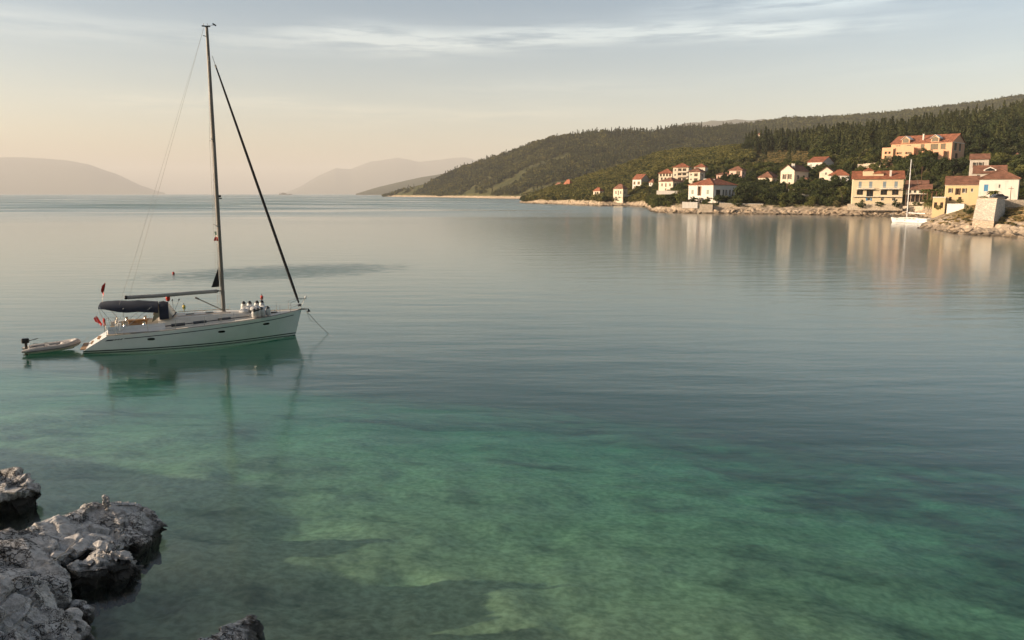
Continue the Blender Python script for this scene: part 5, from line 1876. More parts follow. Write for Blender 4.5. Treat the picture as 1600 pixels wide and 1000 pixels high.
house('yellow_house', 'golden yellow house with dark open shutters, left of white blue-shuttered house', 1474, 1476.5, 1528, 314, 288.5, 276.5, -27, 'gx', 'gold_wall', 'roof_brown',
      B=[(.11, .18, .50, .76, 'sill:shut_dark'), (.33, .41, .38, .76, 'door:shut_dark'), (.53, .60, .50, .76, 'sill:shut_dark'), (.76, .83, .55, .76, 'sill'), (.12, .2, .02, .25, 'door'), (.4, .5, .02, .25, 'door')], a=9, y=268, ov=0.35)
house('yellow_annex', 'low golden yellow terrace block at the left foot of the yellow house', 1455, 1457, 1476, 327, 309, 306, -27, 'flat', 'gold_wall', 'roof_brown', B=[(.1, .35, .1, .6, 'door'), (.6, .85, .1, .6, 'door')], a=7, y=264)
W = house('white_house', 'white house with bright blue shutters and brown hipped roof at right edge', 1527.5, 1589, 1640, 315, 279, 265.5, 56, 'hip', 'white_wall', 'roof_brown',
          A=[(.13, .24, .45, .74, 'closed:shut_blue'), (.50, .55, .58, .74, 'sill')], B=[(.3, .45, .5, .75, 'sill')], strip=point, y=222, b=9.5, deep=1.5)
house('hillside_house', 'tiny pale house high among the conifers above the terraces', 1183, 1188, 1192, 214, 210, 208, 45, 'hip', 'cream_wall', 'roof_brown', A=[(.3, .6, .3, .7, 'sill')], B=[(.3, .6, .3, .7, 'sill')], y=800)

house('taverna_loft', 'low brown-roofed building half hidden behind the taverna', 1414, 1416, 1450, 293, 287.5, 282.5, -26, 'gx', 'cream_wall', 'roof_brown', B=row(4, .08, .95, .25, .8, 'sill', .45), a=6, y=378)
house('small_house', 'small pale house among trees at right edge above the white house', 1583, 1592, 1606, 252, 244, 239.5, 45, 'hip', 'cream_wall', 'roof_brown', A=[(.3, .6, .3, .75, 'sill')], B=[(.3, .6, .3, .75, 'sill')])
house('small_house', 'small tiled annex tucked against the right of the gabled house', 1252, 1262, 1270, 291, 282.5, 278, 50, 'hip', 'cream_wall', 'roof_brown', A=row(2, .1, .9, .25, .75, 'sill', .45), B=[(.3, .6, .3, .75, 'sill')])
house('garden_pavilion', 'flat white-roofed terrace building right of the lower apartment wing', 1099, 1112, 1118, 287, 280, 279, 58, 'flat', 'cream_wall', 'roof_brown', A=row(3, .05, .95, .05, .7, 'door', .7), b=6)
house('small_house', 'small white house with brown roof between the stone house and gable house', 1014, 1021, 1027, 292, 284.5, 280, 46, 'hip', 'white_wall', 'roof_brown', A=[(.25, .5, .35, .8, 'sill')], B=[(.3, .6, .35, .8, 'sill')])
# ---------------------------------------------------------------- walls on the shore
def stone_mat(name, c, sc=1.3):
    m, t, b = new_mat(name)
    oc = t.n('ShaderNodeTexCoord').outputs['Object']
    vo = t.n('ShaderNodeTexVoronoi', feature='DISTANCE_TO_EDGE')
    t.link(t.scale(oc, (1, 1, 1.5)), vo.inputs['Vector'])
    vo.inputs['Scale'].default_value = sc
    vc = t.n('ShaderNodeTexVoronoi')
    t.link(t.scale(oc, (1, 1, 1.5)), vc.inputs['Vector'])
    vc.inputs['Scale'].default_value = sc
    g = t.n('ShaderNodeSeparateColor')
    t.link(vc.outputs['Color'], g.inputs[0])
    col = t.mix(g.outputs[0], tuple(x * .68 for x in c), tuple(min(1, x * 1.15) for x in c))
    col = t.mix(t.smooth(vo.outputs['Distance'], 0.0, 0.07), tuple(x * .55 for x in c), col)
    nz = t.noise(oc, 0.7, 5.0, 0.65)
    col = t.mix(t.math('MULTIPLY', t.smooth(nz, 0.5, 0.75), 0.45), col, tuple(x * .45 for x in c))
    t.set(b.inputs['Base Color'], col)
    b.inputs['Roughness'].default_value = 0.95
    bp = t.n('ShaderNodeBump')
    bp.inputs['Distance'].default_value = 0.06
    t.link(vo.outputs['Distance'], bp.inputs['Height'])
    t.link(bp.outputs[0], b.inputs['Normal'])
    return m


M['stone'] = stone_mat('pale_stone_masonry', (0.56, 0.45, 0.33), 3.2)
M['stone_white'] = stone_mat('bleached_stone_masonry', (0.66, 0.57, 0.45), 2.8)


def shore_wall(name, label, x0, x1, ytop0, ytop1, ybot, y0, y1, thick=0.7, mat='stone', batter=0.0, cat='wall', coping=None):
    """free-standing wall between two surveyed places"""
    a0, a1 = at_depth(x0, ytop0, y0), at_depth(x1, ytop1, y1)
    zb = at_depth((x0 + x1) / 2, ybot, (y0 + y1) / 2)[2] - 1.0
    d = Vector((a1[0] - a0[0], a1[1] - a0[1], 0)).normalized()
    nr = Vector((d.y, -d.x, 0))
    m = MB()
    n_ = max(3, int(np.hypot(*(a1 - a0)[:2]) / 2.0))
    rows = []
    rr = random.Random(int(x0))
    for i in range(n_ + 1):
        q = Vector(a0 + (a1 - a0) * i / n_)
        tz = q.z + rr.uniform(-.08, .08)
        f0 = Vector((q.x, q.y, tz))
        fb_ = Vector((q.x, q.y, zb)) + nr * batter
        bk = f0 - nr * thick
        rows.append([fb_, (fb_ + f0) / 2 + nr * rr.uniform(-.05, .05), f0, bk, Vector((bk.x, bk.y, zb))])
    m.grid(rows)
    m.add(rows[0], [(0, 1, 2, 3, 4)])
    m.add(rows[-1], [(4, 3, 2, 1, 0)])
    o = m.build(name, M[mat])
    tag(o, label, cat, kind='thing')
    if coping:
        c_ = MB()
        c_.grid([[r[2] + nr * .08 + Vector((0, 0, .004)), r[2] + nr * .08 + Vector((0, 0, .16)), r[3] - nr * .08 + Vector((0, 0, .16)), r[3] - nr * .08 + Vector((0, 0, .004))] for r in rows])
        c_.build('coping', M[coping], o)
    return o


shore_wall('sea_wall', 'long tan stone sea wall to the right of the white villa', 1124, 1192.5, 317.5, 319, 331, 393, 388, coping='trim')
shore_wall('sea_wall', 'tan stone wall below the white villa, left of the boat slip', 1090, 1113.5, 319, 319.5, 334, 392, 390)
shore_wall('sea_wall', 'end face of stone wall by the villa boat slip', 1113.6, 1115.5, 319.5, 319.5, 335, 390, 404)
shore_wall('parapet', 'low white parapet at the left foot of the villa', 1066, 1090, 315.5, 316, 322, 394, 391.5, mat='white_wall')
shore_wall('garden_wall', 'white garden wall behind the trees right of villa', 1176, 1201, 302.5, 304, 309, 412, 408, mat='white_wall', coping='trim')
shore_wall('garden_wall', 'pale wall under the vine trellis below the gabled house', 1231, 1275, 302, 303, 310, 402, 398, mat='stone_white', coping='trim')
shore_wall('garden_wall', 'pale wall under the right half of vine trellis', 1277, 1318, 301.5, 302, 309, 396, 392, mat='stone_white', coping='trim')
shore_wall('terrace_wall', 'lower pale terrace wall under the trellis wall', 1233, 1262, 309.5, 311, 314, 390, 388, mat='stone_white')
shore_wall('terrace_wall', 'terrace wall below the stone house with three windows', 1026, 1070, 297.5, 298.5, 301, 475, 470, mat='white_wall')
shore_wall('quay_wall', 'pale wall running behind the moored sailing boat', 1411, 1455, 322, 322, 331, 347, 335, mat='stone')
shore_wall('white_wall', 'bright white rendered wall on the point, left of the bastion', 1480, 1506.5, 319.5, 319.5, 334, 243, 238, mat='white_wall', coping='trim')
shore_wall('boundary_wall', 'low wall along the terrace in front of the white blue-shuttered house', 1566, 1625, 312, 313, 318, 206, 204, mat='stone')

shore_wall('terrace_wall', 'pale stone terrace wall at the foot of the long yellow building', 1324, 1411, 318.5, 318.5, 325, 352, 342)
shore_wall('terrace_wall', 'pale terrace wall on the slope left of the orange hotel', 1340, 1379, 256.5, 253.5, 259, 462, 448, mat='stone')
shore_wall('garden_wall', 'short white wall left of the small tiled annex garden', 1203, 1219, 296, 296.5, 301, 432, 428, mat='white_wall', coping='trim')
shore_wall('garden_wall', 'white garden wall below the white cottage', 1290, 1326, 290, 290, 294, 420, 414, mat='white_wall', coping='trim')
# bastion with battered faces
bs = empty('stone_bastion', at_depth(1553, 341, 195))
tag(bs, 'pale stone bastion with sloping faces on the rocky point', 'bastion')
g0 = Vector(bs.location)
def B3(px, py, y):
    return Vector(at_depth(px, py, y)) - g0
tl, trr, trb = B3(1527, 310, 201), B3(1558, 310.5, 198), B3(1570, 309.8, 203)
bl, brr, brb = B3(1519.5, 343, 196), B3(1552.5, 346, 193), B3(1571, 344, 201)
tbk, bbk = B3(1540, 309.2, 216), B3(1533, 341, 217)
m_ = MB()
m_.grid([[bl, (bl * .5 + tl * .5), tl], [bl * .5 + brr * .5, bl * .25 + brr * .25 + tl * .25 + trr * .25, tl * .5 + trr * .5], [brr, brr * .5 + trr * .5, trr], [brr * .5 + brb * .5, (brr + brb + trr + trb) * .25, trr * .5 + trb * .5], [brb, brb * .5 + trb * .5, trb]])
m_.add([bl, tl, tbk, bbk], [(3, 2, 1, 0)])
m_.add([tl, trr, trb, tbk], [(0, 1, 2, 3)])
m_.build('masonry', M['stone_white'], bs)
dn = Vector((0, 0, -5))
f_ = Vector((-0.25, -0.5, 0))
pl = MB()
pl.grid([[bl + f_ + dn, bl + f_, bl * .97 + Vector((0, 0, .12))], [brr + f_ + dn, brr + f_, brr + Vector((0, 0, .12))], [brb + f_ + dn, brb + f_, brb + Vector((0, 0, .12))]])
pl.build('plinth', M['stone'], bs)
cp_ = MB()
cp_.tube([tl + Vector((0, 0, .05)), trr + Vector((0, 0, .05)), trb + Vector((0, 0, .05))], 0.16, 6)
cp_.build('coping', M['stone'], bs)

# ---------------------------------------------------------------- vine trellis, pergola and small things
def trellis(label, x0, x1, ytop, ybot, y0, n_, pm='trim'):
    a0, a1 = Vector(at_depth(x0, ybot, y0)), Vector(at_depth(x1, ybot, y0 - 4))
    hgt_ = (ybot - ytop) * y0 / F
    r_ = empty('trellis', a0)
    tag(r_, label, 'trellis')
    for k in range(n_):
        p_ = (a1 - a0) * k / (n_ - 1)
        MB().box((p_.x, p_.y, p_.z + hgt_ / 2 - .3), (.22, .22, hgt_ + .6)).build('post', M[pm], r_)
    d_ = a1 - a0
    for off in (0, 2.5):
        MB().tube([(0, off, hgt_), d_ + Vector((0, off, hgt_))], .08, 5).build('beam', M['wood'], r_)
    fo = MB()
    rr = random.Random(5)
    for k in range(420):
        q = rr.random()
        c = d_ * q + Vector((rr.uniform(-.3, .3), rr.uniform(-.4, 3), hgt_ + rr.uniform(-.45, .75)))
        s = rr.uniform(.18, .42)
        e1, e2 = (Vector((rr.gauss(0, 1), rr.gauss(0, 1), rr.gauss(0, 1))).normalized() * s for _ in range(2))
        fo.add([c - e1 - e2, c + e1 - e2, c + e1 + e2, c - e1 + e2], [(0, 1, 2, 3)])
    fo.build('vine_leaves', M['leaf_mid'], r_)['kind'] = 'stuff'


trellis('leafy vine trellis on white posts above the garden wall, left part', 1232, 1274, 296, 303, 405, 6)
trellis('leafy vine trellis on white posts above the garden wall, right part', 1278, 1317, 295, 302.5, 399, 6)
trellis('vine-covered pergola left of the golden yellow house', 1442, 1470, 300, 309, 300, 5, 'wood')
# taverna behind the moored boat
tv = house('taverna', 'dark open-fronted taverna with tiled roof behind the moored boat', 1412, 1414, 1452, 316, 295, 289, -26, 'gx', 'cream_wall', 'roof_brown', B=row(5, .04, .96, .02, .55, 'door', .82) + row(4, .06, .94, .68, .90, 'sill', .5), a=6, y=352, ov=0.9)
aw = MB()
obox(aw, tv['PB'], 0, tv['b'], tv['h'] * .60, tv['h'] * .60 + .12, -3.0, -.02)
aw.build('awning', M['trim'], tv['root'])
for k in range(6):
    g_ = MB()
    x_ = tv['b'] * (.02 + .96 * k / 5)
    obox(g_, tv['PB'], x_ - .08, x_ + .08, -2, tv['h'] * .60, -2.95, -2.8)
    g_.build('awning_post', M['wood'], tv['root'])


def lamp_post(label, px, pyb, pyt, y, arm=0.0):
    p_ = at_depth(px, pyb, y)
    h_ = (pyb - pyt) * y / F
    r_ = empty('utility_pole', p_)
    tag(r_, label, 'pole')
    MB().tube([(0, 0, -.5), (0, 0, h_)], .11, 7, r1=.07).build('shaft', M['wood'], r_)
    MB().box((0, 0, h_ - .5), (1.4, .12, .12)).build('cross_arm', M['wood'], r_)


lamp_post('thin wooden pole on the terrace in front of the white blue-shuttered house', 1578, 314, 292, 212)
lamp_post('tall thin pole right of the moored boat mast, before dark trees', 1437, 312, 262, 360)
lamp_post('pole standing before the gabled house', 1229, 303, 272, 405)

# dark car parked behind the bastion parapet
cp = Vector(at_depth(1560.5, 311.8, 207))
car = empty('parked_car', cp, rad(4))
tag(car, 'dark parked car behind the bastion wall, in front of the white house', 'car')
M['car'] = simple('dark_grey_car_paint', (0.06, 0.065, 0.07), 0.25, 0.05, coat=0.5)
pr = [(-2.1, .35), (-2.1, .80), (-1.75, .92), (-1.1, 1.42), (.35, 1.46), (1.05, 1.0), (1.95, .85), (2.1, .6), (2.1, .35)]
bd = MB()
bd.add([(x, y_, z) for y_ in (-.85, .85) for x, z in pr], [tuple(range(9)), tuple(reversed(range(9, 18)))] + [(i, 9 + i, 9 + (i + 1) % 9, (i + 1) % 9) for i in range(9)])
bd.build('body', M['car'], car, bevel=0.05)
for y_ in (-.863, .863):
    MB().add([(-1.55, y_, .95), (-1.05, y_, 1.35), (.3, y_, 1.38), (.85, y_, .98)], [(0, 1, 2, 3)]).build('side_window', M['pane'], car)
for x_ in (-1.3, 1.3):
    for y_ in (-.80, .80):
        MB().lathe([(.33, -.1), (.33, .1)], (x_, y_, .33), 14, (0, 1, 0)).build('wheel', M['black'], car)


# ================================================================== TREES AND SCRUB
def leaf_quads(cent, size, rr, up=0.25):
    """small leaf sprays: one bent quad each"""
    n = len(cent)
    d1 = rr.normal(size=(n, 3))
    d1 /= np.linalg.norm(d1, axis=1)[:, None]
    d2 = rr.normal(size=(n, 3))
    d2[:, 2] += up
    d2 -= d1 * (d1 * d2).sum(1)[:, None]
    d2 /= np.linalg.norm(d2, axis=1)[:, None]
    s = size * (0.6 + 0.8 * rr.random((n, 1)))
    a = cent - d1 * s
    b = cent + d2 * s * 0.55
    c = cent + d1 * s
    d = cent - d2 * s * 0.55
    V_ = np.stack([a, b, c, d], 1).reshape(-1, 3)
    Fq = np.arange(4 * n).reshape(-1, 4)
    return V_, Fq


def crown_round(seed, clumps=26, per=26, leaf=0.055, wide=0.42, z0=0.28, z1=1.0, flat=1.0):
    rr = np.random.default_rng(seed)
    C = []
    for _ in range(clumps):
        d = rr.normal(size=3)
        d /= np.linalg.norm(d)
        r = rr.uniform(0.45, 1.0) ** 0.6
        C.append(d * r)
    C = np.array(C)
    zc, zr = (z0 + z1) / 2, (z1 - z0) / 2 * 0.86
    P_ = []
    for c in C:
        rad_ = rr.uniform(0.20, 0.36)
        q = rr.normal(size=(per, 3))
        q /= np.linalg.norm(q, axis=1)[:, None]
        q *= rad_ * rr.random((per, 1)) ** 0.4
        P_.append(c * 0.82 + q)
    P_ = np.concatenate(P_)
    P_ = P_ * np.array([wide, wide, zr]) + np.array([0, 0, zc])
    return leaf_quads(P_, leaf, rr)


def crown_cone(seed, n=520, base=0.16, leaf=0.035, wob=0.25, z0=0.06, power=0.8):
    rr = np.random.default_rng(seed)
    z = z0 + (1 - z0) * rr.random(n) ** 1.15
    a = rr.random(n) * 2 * math.pi
    ph = rr.random(4) * 6
    prof = base * ((1 - z) / (1 - z0)) ** power * np.clip((z - z0 + 0.02) / 0.10, 0.25, 1)
    prof *= 1 + wob * np.sin(a * 3 + z * 31 + ph[0]) * np.sin(z * 47 + ph[1])
    r = prof * rr.random(n) ** 0.35
    return leaf_quads(np.stack([r * np.cos(a), r * np.sin(a), z], 1), leaf, rr, 1.0)


def crown_palm(seed):
    rr = np.random.default_rng(seed)
    V_, F_ = [], []
    for k in range(22):
        az, lift = rr.random() * 6.28, rr.uniform(-0.2, 1.1)
        pr_ = None
        for j in range(9):
            t_ = j / 8
            r = 0.48 * t_
            z = 0.66 + lift * 0.34 * t_ - 0.42 * t_ * t_
            c = np.array([r * math.cos(az), r * math.sin(az), z])
            sd = np.array([-math.sin(az), math.cos(az), 0]) * 0.075 * math.sin(math.pi * min(1, t_ + 0.12)) + 0
            dr = np.array([0, 0, -0.035 * math.sin(math.pi * t_)])
            row_ = [c - sd + dr, c, c + sd + dr]
            if pr_ is not None:
                i = len(V_)
                V_ += pr_ + row_
                F_ += [(i, i + 1, i + 4, i + 3), (i + 1, i + 2, i + 5, i + 4)]
            pr_ = row_
    return np.array(V_), np.array(F_)


def trunk_mesh(seed, h0=0.45, r=0.03, limbs=5, lean=0.05, spread=0.2):
    rr = random.Random(seed)
    m = MB()
    top_ = Vector((rr.uniform(-lean, lean), rr.uniform(-lean, lean), h0))
    m.tube([(0, 0, -0.06), (top_.x * 0.3, top_.y * 0.5, h0 * 0.5), top_], r, 7, r1=r * 0.7)
    for k in range(limbs):
        a = 6.28 * k / limbs + rr.random()
        e = top_ + Vector((math.cos(a) * spread, math.sin(a) * spread, rr.uniform(0.15, 0.38)))
        m.tube([top_ - Vector((0, 0, 0.05)), (top_ + e) / 2 + Vector((0, 0, 0.03)), e], r * 0.55, 5, r1=r * 0.2)
    return m.mesh('trunk', M['trunk'], True)


KINDS = {}


def kind(name, mat, crowns, trunks):
    KINDS[name] = ([mesh_from(name + '_crown', V_, F_, M[mat]) for V_, F_ in crowns], trunks)


kind('round', 'leaf_dark', [crown_round(s, 34, 34, 0.050, 0.44, 0.16) for s in (1, 2, 3)], [trunk_mesh(s) for s in (1, 2, 3)])
kind('green', 'leaf_mid', [crown_round(s, 32, 32, 0.052, 0.46, 0.12) for s in (4, 5, 6)], [trunk_mesh(s) for s in (4, 5, 6)])
kind('olive', 'leaf_olive', [crown_round(s, 24, 28, 0.055, 0.50, 0.18) for s in (7, 8, 9)], [trunk_mesh(s, 0.35, 0.045) for s in (7, 8, 9)])
kind('bush', 'leaf_dark', [crown_round(s, 30, 26, 0.060, 0.66, -0.08) for s in (10, 11, 12)], [trunk_mesh(s, 0.25, 0.03) for s in (10, 11, 12)])
kind('greenbush', 'leaf_mid', [crown_round(s, 30, 26, 0.060, 0.66, -0.08) for s in (13, 14, 15)], [trunk_mesh(s, 0.25, 0.03) for s in (13, 14, 15)])
kind('cypress', 'leaf_pine', [crown_cone(s, 620, 0.095, 0.026, 0.2, 0.04, 0.55) for s in (16, 17, 18)], [trunk_mesh(s, 0.3, 0.018, 0) for s in (16, 17, 18)])
kind('conifer', 'leaf_pine', [crown_cone(s, 560, 0.19, 0.042, 0.4, 0.10, 0.85) for s in (19, 20, 21)], [trunk_mesh(s, 0.6, 0.02, 0) for s in (19, 20, 21)])
kind('pine', 'leaf_mid', [crown_round(s, 22, 34, 0.050, 0.45, 0.42) for s in (22, 23, 24)], [trunk_mesh(s, 0.55, 0.025, 5, 0.12) for s in (22, 23, 24)])
kind('palm', 'leaf_mid', [crown_palm(25)], [trunk_mesh(25, 0.66, 0.035, 0, 0.02)])
TN = {'round': ('broadleaf_tree', 'tree'), 'green': ('broadleaf_tree', 'tree'), 'olive': ('olive_tree', 'tree'), 'bush': ('bush', 'bush'), 'greenbush': ('bush', 'bush'),
      'cypress': ('cypress_tree', 'tree'), 'conifer': ('conifer_tree', 'tree'), 'pine': ('pine_tree', 'tree'), 'palm': ('palm_tree', 'palm')}
tr_rng = random.Random(11)


def tree(k, px, base, hpx, label, wide=1.0, y=None, strip=None, group=None):
    g = (strip or hillside).ground(px, base) if y is None else at_depth(px, base, y)
    s = hpx * (g[1] * 0.987 + 1.5) / F
    crowns, trunks = KINDS[k]
    i = tr_rng.randrange(len(crowns))
    r_ = empty(TN[k][0], g, tr_rng.random() * 6.28, (s * wide, s * wide, s))
    tag(r_, label, TN[k][1], group)
    obj('trunk', trunks[i], r_)
    obj('crown', crowns[i], r_)
    return r_


# trees that can be told apart in the village
tree('round', 1161, 319, 34, 'large dark tree against the right side of the white villa', 1.0, y=404)
tree('round', 1181, 318, 24, 'dark tree right of the large villa tree, behind the sea wall', 1.0, y=400)
tree('greenbush', 1064, 318, 18, 'bright green bush at the left corner of the white villa', 0.8, y=403)
tree('bush', 1047, 319, 17, 'dark shrub mass on the shore just left of the villa bush', 1.2, y=425)
tree('bush', 1031, 321, 15, 'dark low shrub at the left end of the villa point', 1.2, y=440)
tree('round', 1004, 305, 16, 'round dark tree before the tall white gabled house', 1.0)
tree('green', 978, 294, 14, 'green tree behind the square house with pyramid roof', 1.1)
tree('bush', 1013, 313, 12, 'dark bush on the shore right of the square cream house', 1.3, y=600)
tree('bush', 936, 312, 8, 'small bush below the pointed red roof house', 1.2)
tree('bush', 917, 312, 11, 'dark bush left of the pointed red roof house', 1.3)
tree('conifer', 1131, 283, 16, 'layered dark conifer in front of the pink annex', 1.3)
tree('green', 1115, 284, 9, 'green tree between apartment block and pink annex', 1.0)
tree('olive', 1186, 276, 13, 'olive tree left of three on the slope above the low brown-roofed house')
tree('olive', 1198, 274, 15, 'olive tree in the middle of three above the low brown-roofed house')
tree('olive', 1210, 270, 12, 'olive tree right of three above the low brown-roofed house')
tree('round', 1190, 305, 18, 'dark tree below the low brown-roofed house')
tree('green', 1207, 303, 14, 'green tree left of the gabled house garden pole')
tree('bush', 1218, 332, 21, 'dark bush leaning over the water, left of the largest shore bush', 1.0, y=388)
tree('greenbush', 1250, 333, 24, 'largest round bush at the water edge below the trellis walls', 0.95, y=385)
tree('bush', 1271, 330, 15, 'dark bush right of the largest shore bush', 1.0, y=384)
tree('bush', 1200, 326, 10, 'small bush beside the right end of the sea wall', 1.1, y=390)
tree('round', 1252, 296, 20, 'dark tree beside the right wall of the gabled house')
tree('round', 1268, 294, 18, 'dark tree in the middle of the grove above the left trellis')
tree('round', 1283, 292, 16, 'dark tree at right of the grove above the left trellis')
tree('round', 1275, 277, 15, 'dark tree in front of the high white house with red gable roof')
tree('pine', 1317, 316, 27, 'leaning pine with slim trunks left of the long yellow building', 0.9, y=372)
tree('bush', 1344, 325, 15, 'large round dark bush before the left end of the yellow building', 0.95, y=349)
tree('bush', 1373, 324, 10, 'low dark bush before the middle of the yellow building', 1.5, y=347)
tree('bush', 1401, 324, 14, 'dark bush before the right end of the yellow building', 0.9, y=342)
tree('olive', 1339, 264, 20, 'pale green tree left of three above the yellow building roof', 1.0)
tree('green', 1360, 262, 22, 'green tree in the middle above the yellow building roof', 1.0)
tree('olive', 1383, 263, 19, 'pale tree above the right half of the yellow building roof', 1.0)
tree('round', 1370, 246, 18, 'round tree just left of the orange hotel', 1.0)
tree('olive', 1352, 249, 17, 'olive tree farther left of the orange hotel', 1.0)
tree('green', 1318, 262, 15, 'green tree right of the high white house', 1.0)
for i, (x, b_, h_) in enumerate([(1404, 268, 22), (1422, 272, 27), (1440, 270, 27), (1458, 276, 30), (1474, 274, 29), (1490, 276, 31), (1504, 272, 27)]):
    nth = ['first', 'second', 'third', 'fourth', 'fifth', 'sixth', 'last'][i]
    tree('round', x, b_, h_, f'dark tree in the row below the orange hotel, {nth} from left', 1.0, group='dark trees below the hotel')
for i, (x, b_, h_) in enumerate([(1416, 292, 18), (1448, 294, 22), (1466, 290, 18)]):
    tree('round', x, b_, h_, 'dark tree behind the taverna, ' + ['left of the boat mast', 'above the pergola', 'beside the golden yellow house'][i], 1.0)
tree('round', 1522, 250, 24, 'dark tree left behind the narrow grey house')
tree('green', 1560, 262, 26, 'tall green tree behind the house with white dormer')
tree('olive', 1580, 250, 24, 'pale rounded tree above the white blue-shuttered house')
tree('round', 1596, 262, 24, 'dark tree at the right edge above the white house roof')
tree('palm', 1551, 314, 22, 'small palm on the terrace in front of the white house', 1.25, y=213)
tree('greenbush', 1535, 314, 9, 'green bush left of the palm on the terrace', 1.3, y=214)
tree('bush', 1513, 335, 14, 'dry brown-green bush left of the stone bastion', 0.9, y=214)
tree('greenbush', 1500, 317, 7, 'vine-green bush above the bright white wall', 1.4, y=246)
tree('greenbush', 1466, 328, 9, 'green bush beside the golden yellow terrace block', 1.0, y=258)
for x, b_, h_, lab in [(1194.5, 245, 46, 'tallest slim cypress above the terraced field'), (1180, 241, 38, 'slim cypress left of the tallest cypress'), (1232, 257, 40, 'slim cypress on the lower terraces, right of the tallest'),
                       (1267, 245, 36, 'slim cypress left of a pair above the high white house'), (1284, 244, 36, 'slim cypress right of a pair above the high white house'), (1241, 242, 30, 'cypress at the edge of the terraced field'),
                       (1213, 240, 30, 'cypress in the gap of the terraced field')]:
    tree('cypress', x, b_, h_, lab, 1.0)
tree('olive', 1191, 255, 15, 'lone rounded olive tree on the terraced field', 1.0)


# ---------------------------------------------------------------- woods and scrub that read as one mass
def scatter_group(src):
    col_ = bpy.data.collections.new('plants')
    for o in src:
        col_.objects.link(o)
    ng = bpy.data.node_groups.new('scatter', 'GeometryNodeTree')
    ng.interface.new_socket('Geometry', in_out='INPUT', socket_type='NodeSocketGeometry')
    ng.interface.new_socket('Geometry', in_out='OUTPUT', socket_type='NodeSocketGeometry')
    nd = ng.nodes
    gi, go_ = nd.new('NodeGroupInput'), nd.new('NodeGroupOutput')
    ip = nd.new('GeometryNodeInstanceOnPoints')
    ci = nd.new('GeometryNodeCollectionInfo')
    ci.inputs['Collection'].default_value = col_
    ci.inputs['Separate Children'].default_value = True
    ci.inputs['Reset Children'].default_value = True

    def attr(nm, ty):
        a_ = nd.new('GeometryNodeInputNamedAttribute')
        a_.data_type = ty
        a_.inputs['Name'].default_value = nm
        return a_.outputs['Attribute']
    L_ = ng.links.new
    L_(gi.outputs[0], ip.inputs['Points'])
    L_(ci.outputs[0], ip.inputs['Instance'])
    ip.inputs['Pick Instance'].default_value = True
    L_(attr('idx', 'INT'), ip.inputs['Instance Index'])
    L_(attr('rot', 'FLOAT_VECTOR'), ip.inputs['Rotation'])
    L_(attr('scl', 'FLOAT_VECTOR'), ip.inputs['Scale'])
    L_(ip.outputs[0], go_.inputs[0])
    return ng


def scatter(name, label, pts, size, src, tilt=0.08, wide=(0.85, 1.2)):
    n = len(pts)
    me = bpy.data.meshes.new(name)
    me.vertices.add(n)
    me.vertices.foreach_set('co', np.asarray(pts, float).ravel())
    a = me.attributes.new('idx', 'INT', 'POINT')
    a.data.foreach_set('value', rng.integers(0, len(src), n).astype(np.int32))
    a = me.attributes.new('rot', 'FLOAT_VECTOR', 'POINT')
    r_ = np.stack([rng.normal(0, tilt, n), rng.normal(0, tilt, n), rng.random(n) * 6.28], 1)
    a.data.foreach_set('vector', r_.ravel())
    a = me.attributes.new('scl', 'FLOAT_VECTOR', 'POINT')
    w_ = size * rng.uniform(*wide, n)
    a.data.foreach_set('vector', np.stack([w_, w_, size], 1).ravel())
    o = obj(name, me)
    md = o.modifiers.new('scatter', 'NODES')
    md.node_group = scatter_group(src)
    return tag(o, label, kind='stuff')


def plant_sources(k, n=3):
    return [bpy.data.objects.new(k + '_plant', me) for me in KINDS[k][0][:n]]


def source(name, mat, V_, F_):
    return bpy.data.objects.new(name, mesh_from(name, V_, F_, M[mat]))


M['leaf_far'] = foliage('far_wood_leaves', (0.026, 0.034, 0.012), (0.125, 0.120, 0.042), 0.15)
blob = [source('wood_crown', 'leaf_far', *crown_round(40 + s, 12, 12, 0.15, 0.48, -0.1)) for s in range(3)]
spike = [source('wood_spire', 'leaf_pine', *crown_cone(50 + s, 90, 0.17, 0.085, 0.3, 0.02)) for s in range(2)]
maq = [source('maquis_clump', 'leaf_maquis', *crown_round(60 + s, 14, 14, 0.12, 0.62, -0.15)) for s in range(3)]
maqg = [source('maquis_dark_clump', 'leaf_dark', *crown_round(64 + s, 14, 14, 0.12, 0.62, -0.15)) for s in range(1)]


def pix(p):
    """where places lie in the photo"""
    q = np.asarray(p) - CAMP
    dz = q @ _FW
    return 800 + F * q[:, 0] / dz, 500 - F * (q @ _U) / dz


def dens(p, sc, lo, hi):
    return rng.random(len(p)) < sstep(fbm(np.stack([p[:, 0] / sc, p[:, 1] / sc, p[:, 0] * 0], 1), 3), lo, hi)


# wooded headland
p = headland.sample(26000, 0.9, 3.0)
p = p[dens(p, 110, 0.26, 0.50)]
conif = rng.random(len(p)) < 0.18 + 0.55 * sstep(p[:, 0] / p[:, 1], 0.02, 0.22) * (fbm(np.stack([p[:, 0] / 150, p[:, 1] / 150, p[:, 0] * 0 + 5], 1), 3) > 0.38)
scatter('headland_wood', 'dense broadleaf wood and maquis covering the long headland', p[~conif], rng.uniform(2.1, 3.4, (~conif).sum()) ** 2, blob + maq[:1], wide=(0.9, 1.5))
scatter('headland_conifers', 'dark conifers scattered through the headland wood and along its crest', p[conif], rng.uniform(8, 16, conif.sum()), spike)
# lighter maquis on the near spur
p = hillside.sample(7000, 3.0, 4.0, 815, 1175)
p2 = hillside.sample(2600, 0.95, 3.0, 815, 1010)
p2 = p2[rng.random(len(p2)) < 0.8]
q_ = np.concatenate([p, p2])
scatter('spur_maquis', 'sunlit green maquis on the spur behind the village', q_, rng.uniform(2.5, 6.0, len(q_)), maq + maqg, wide=(0.9, 1.4))
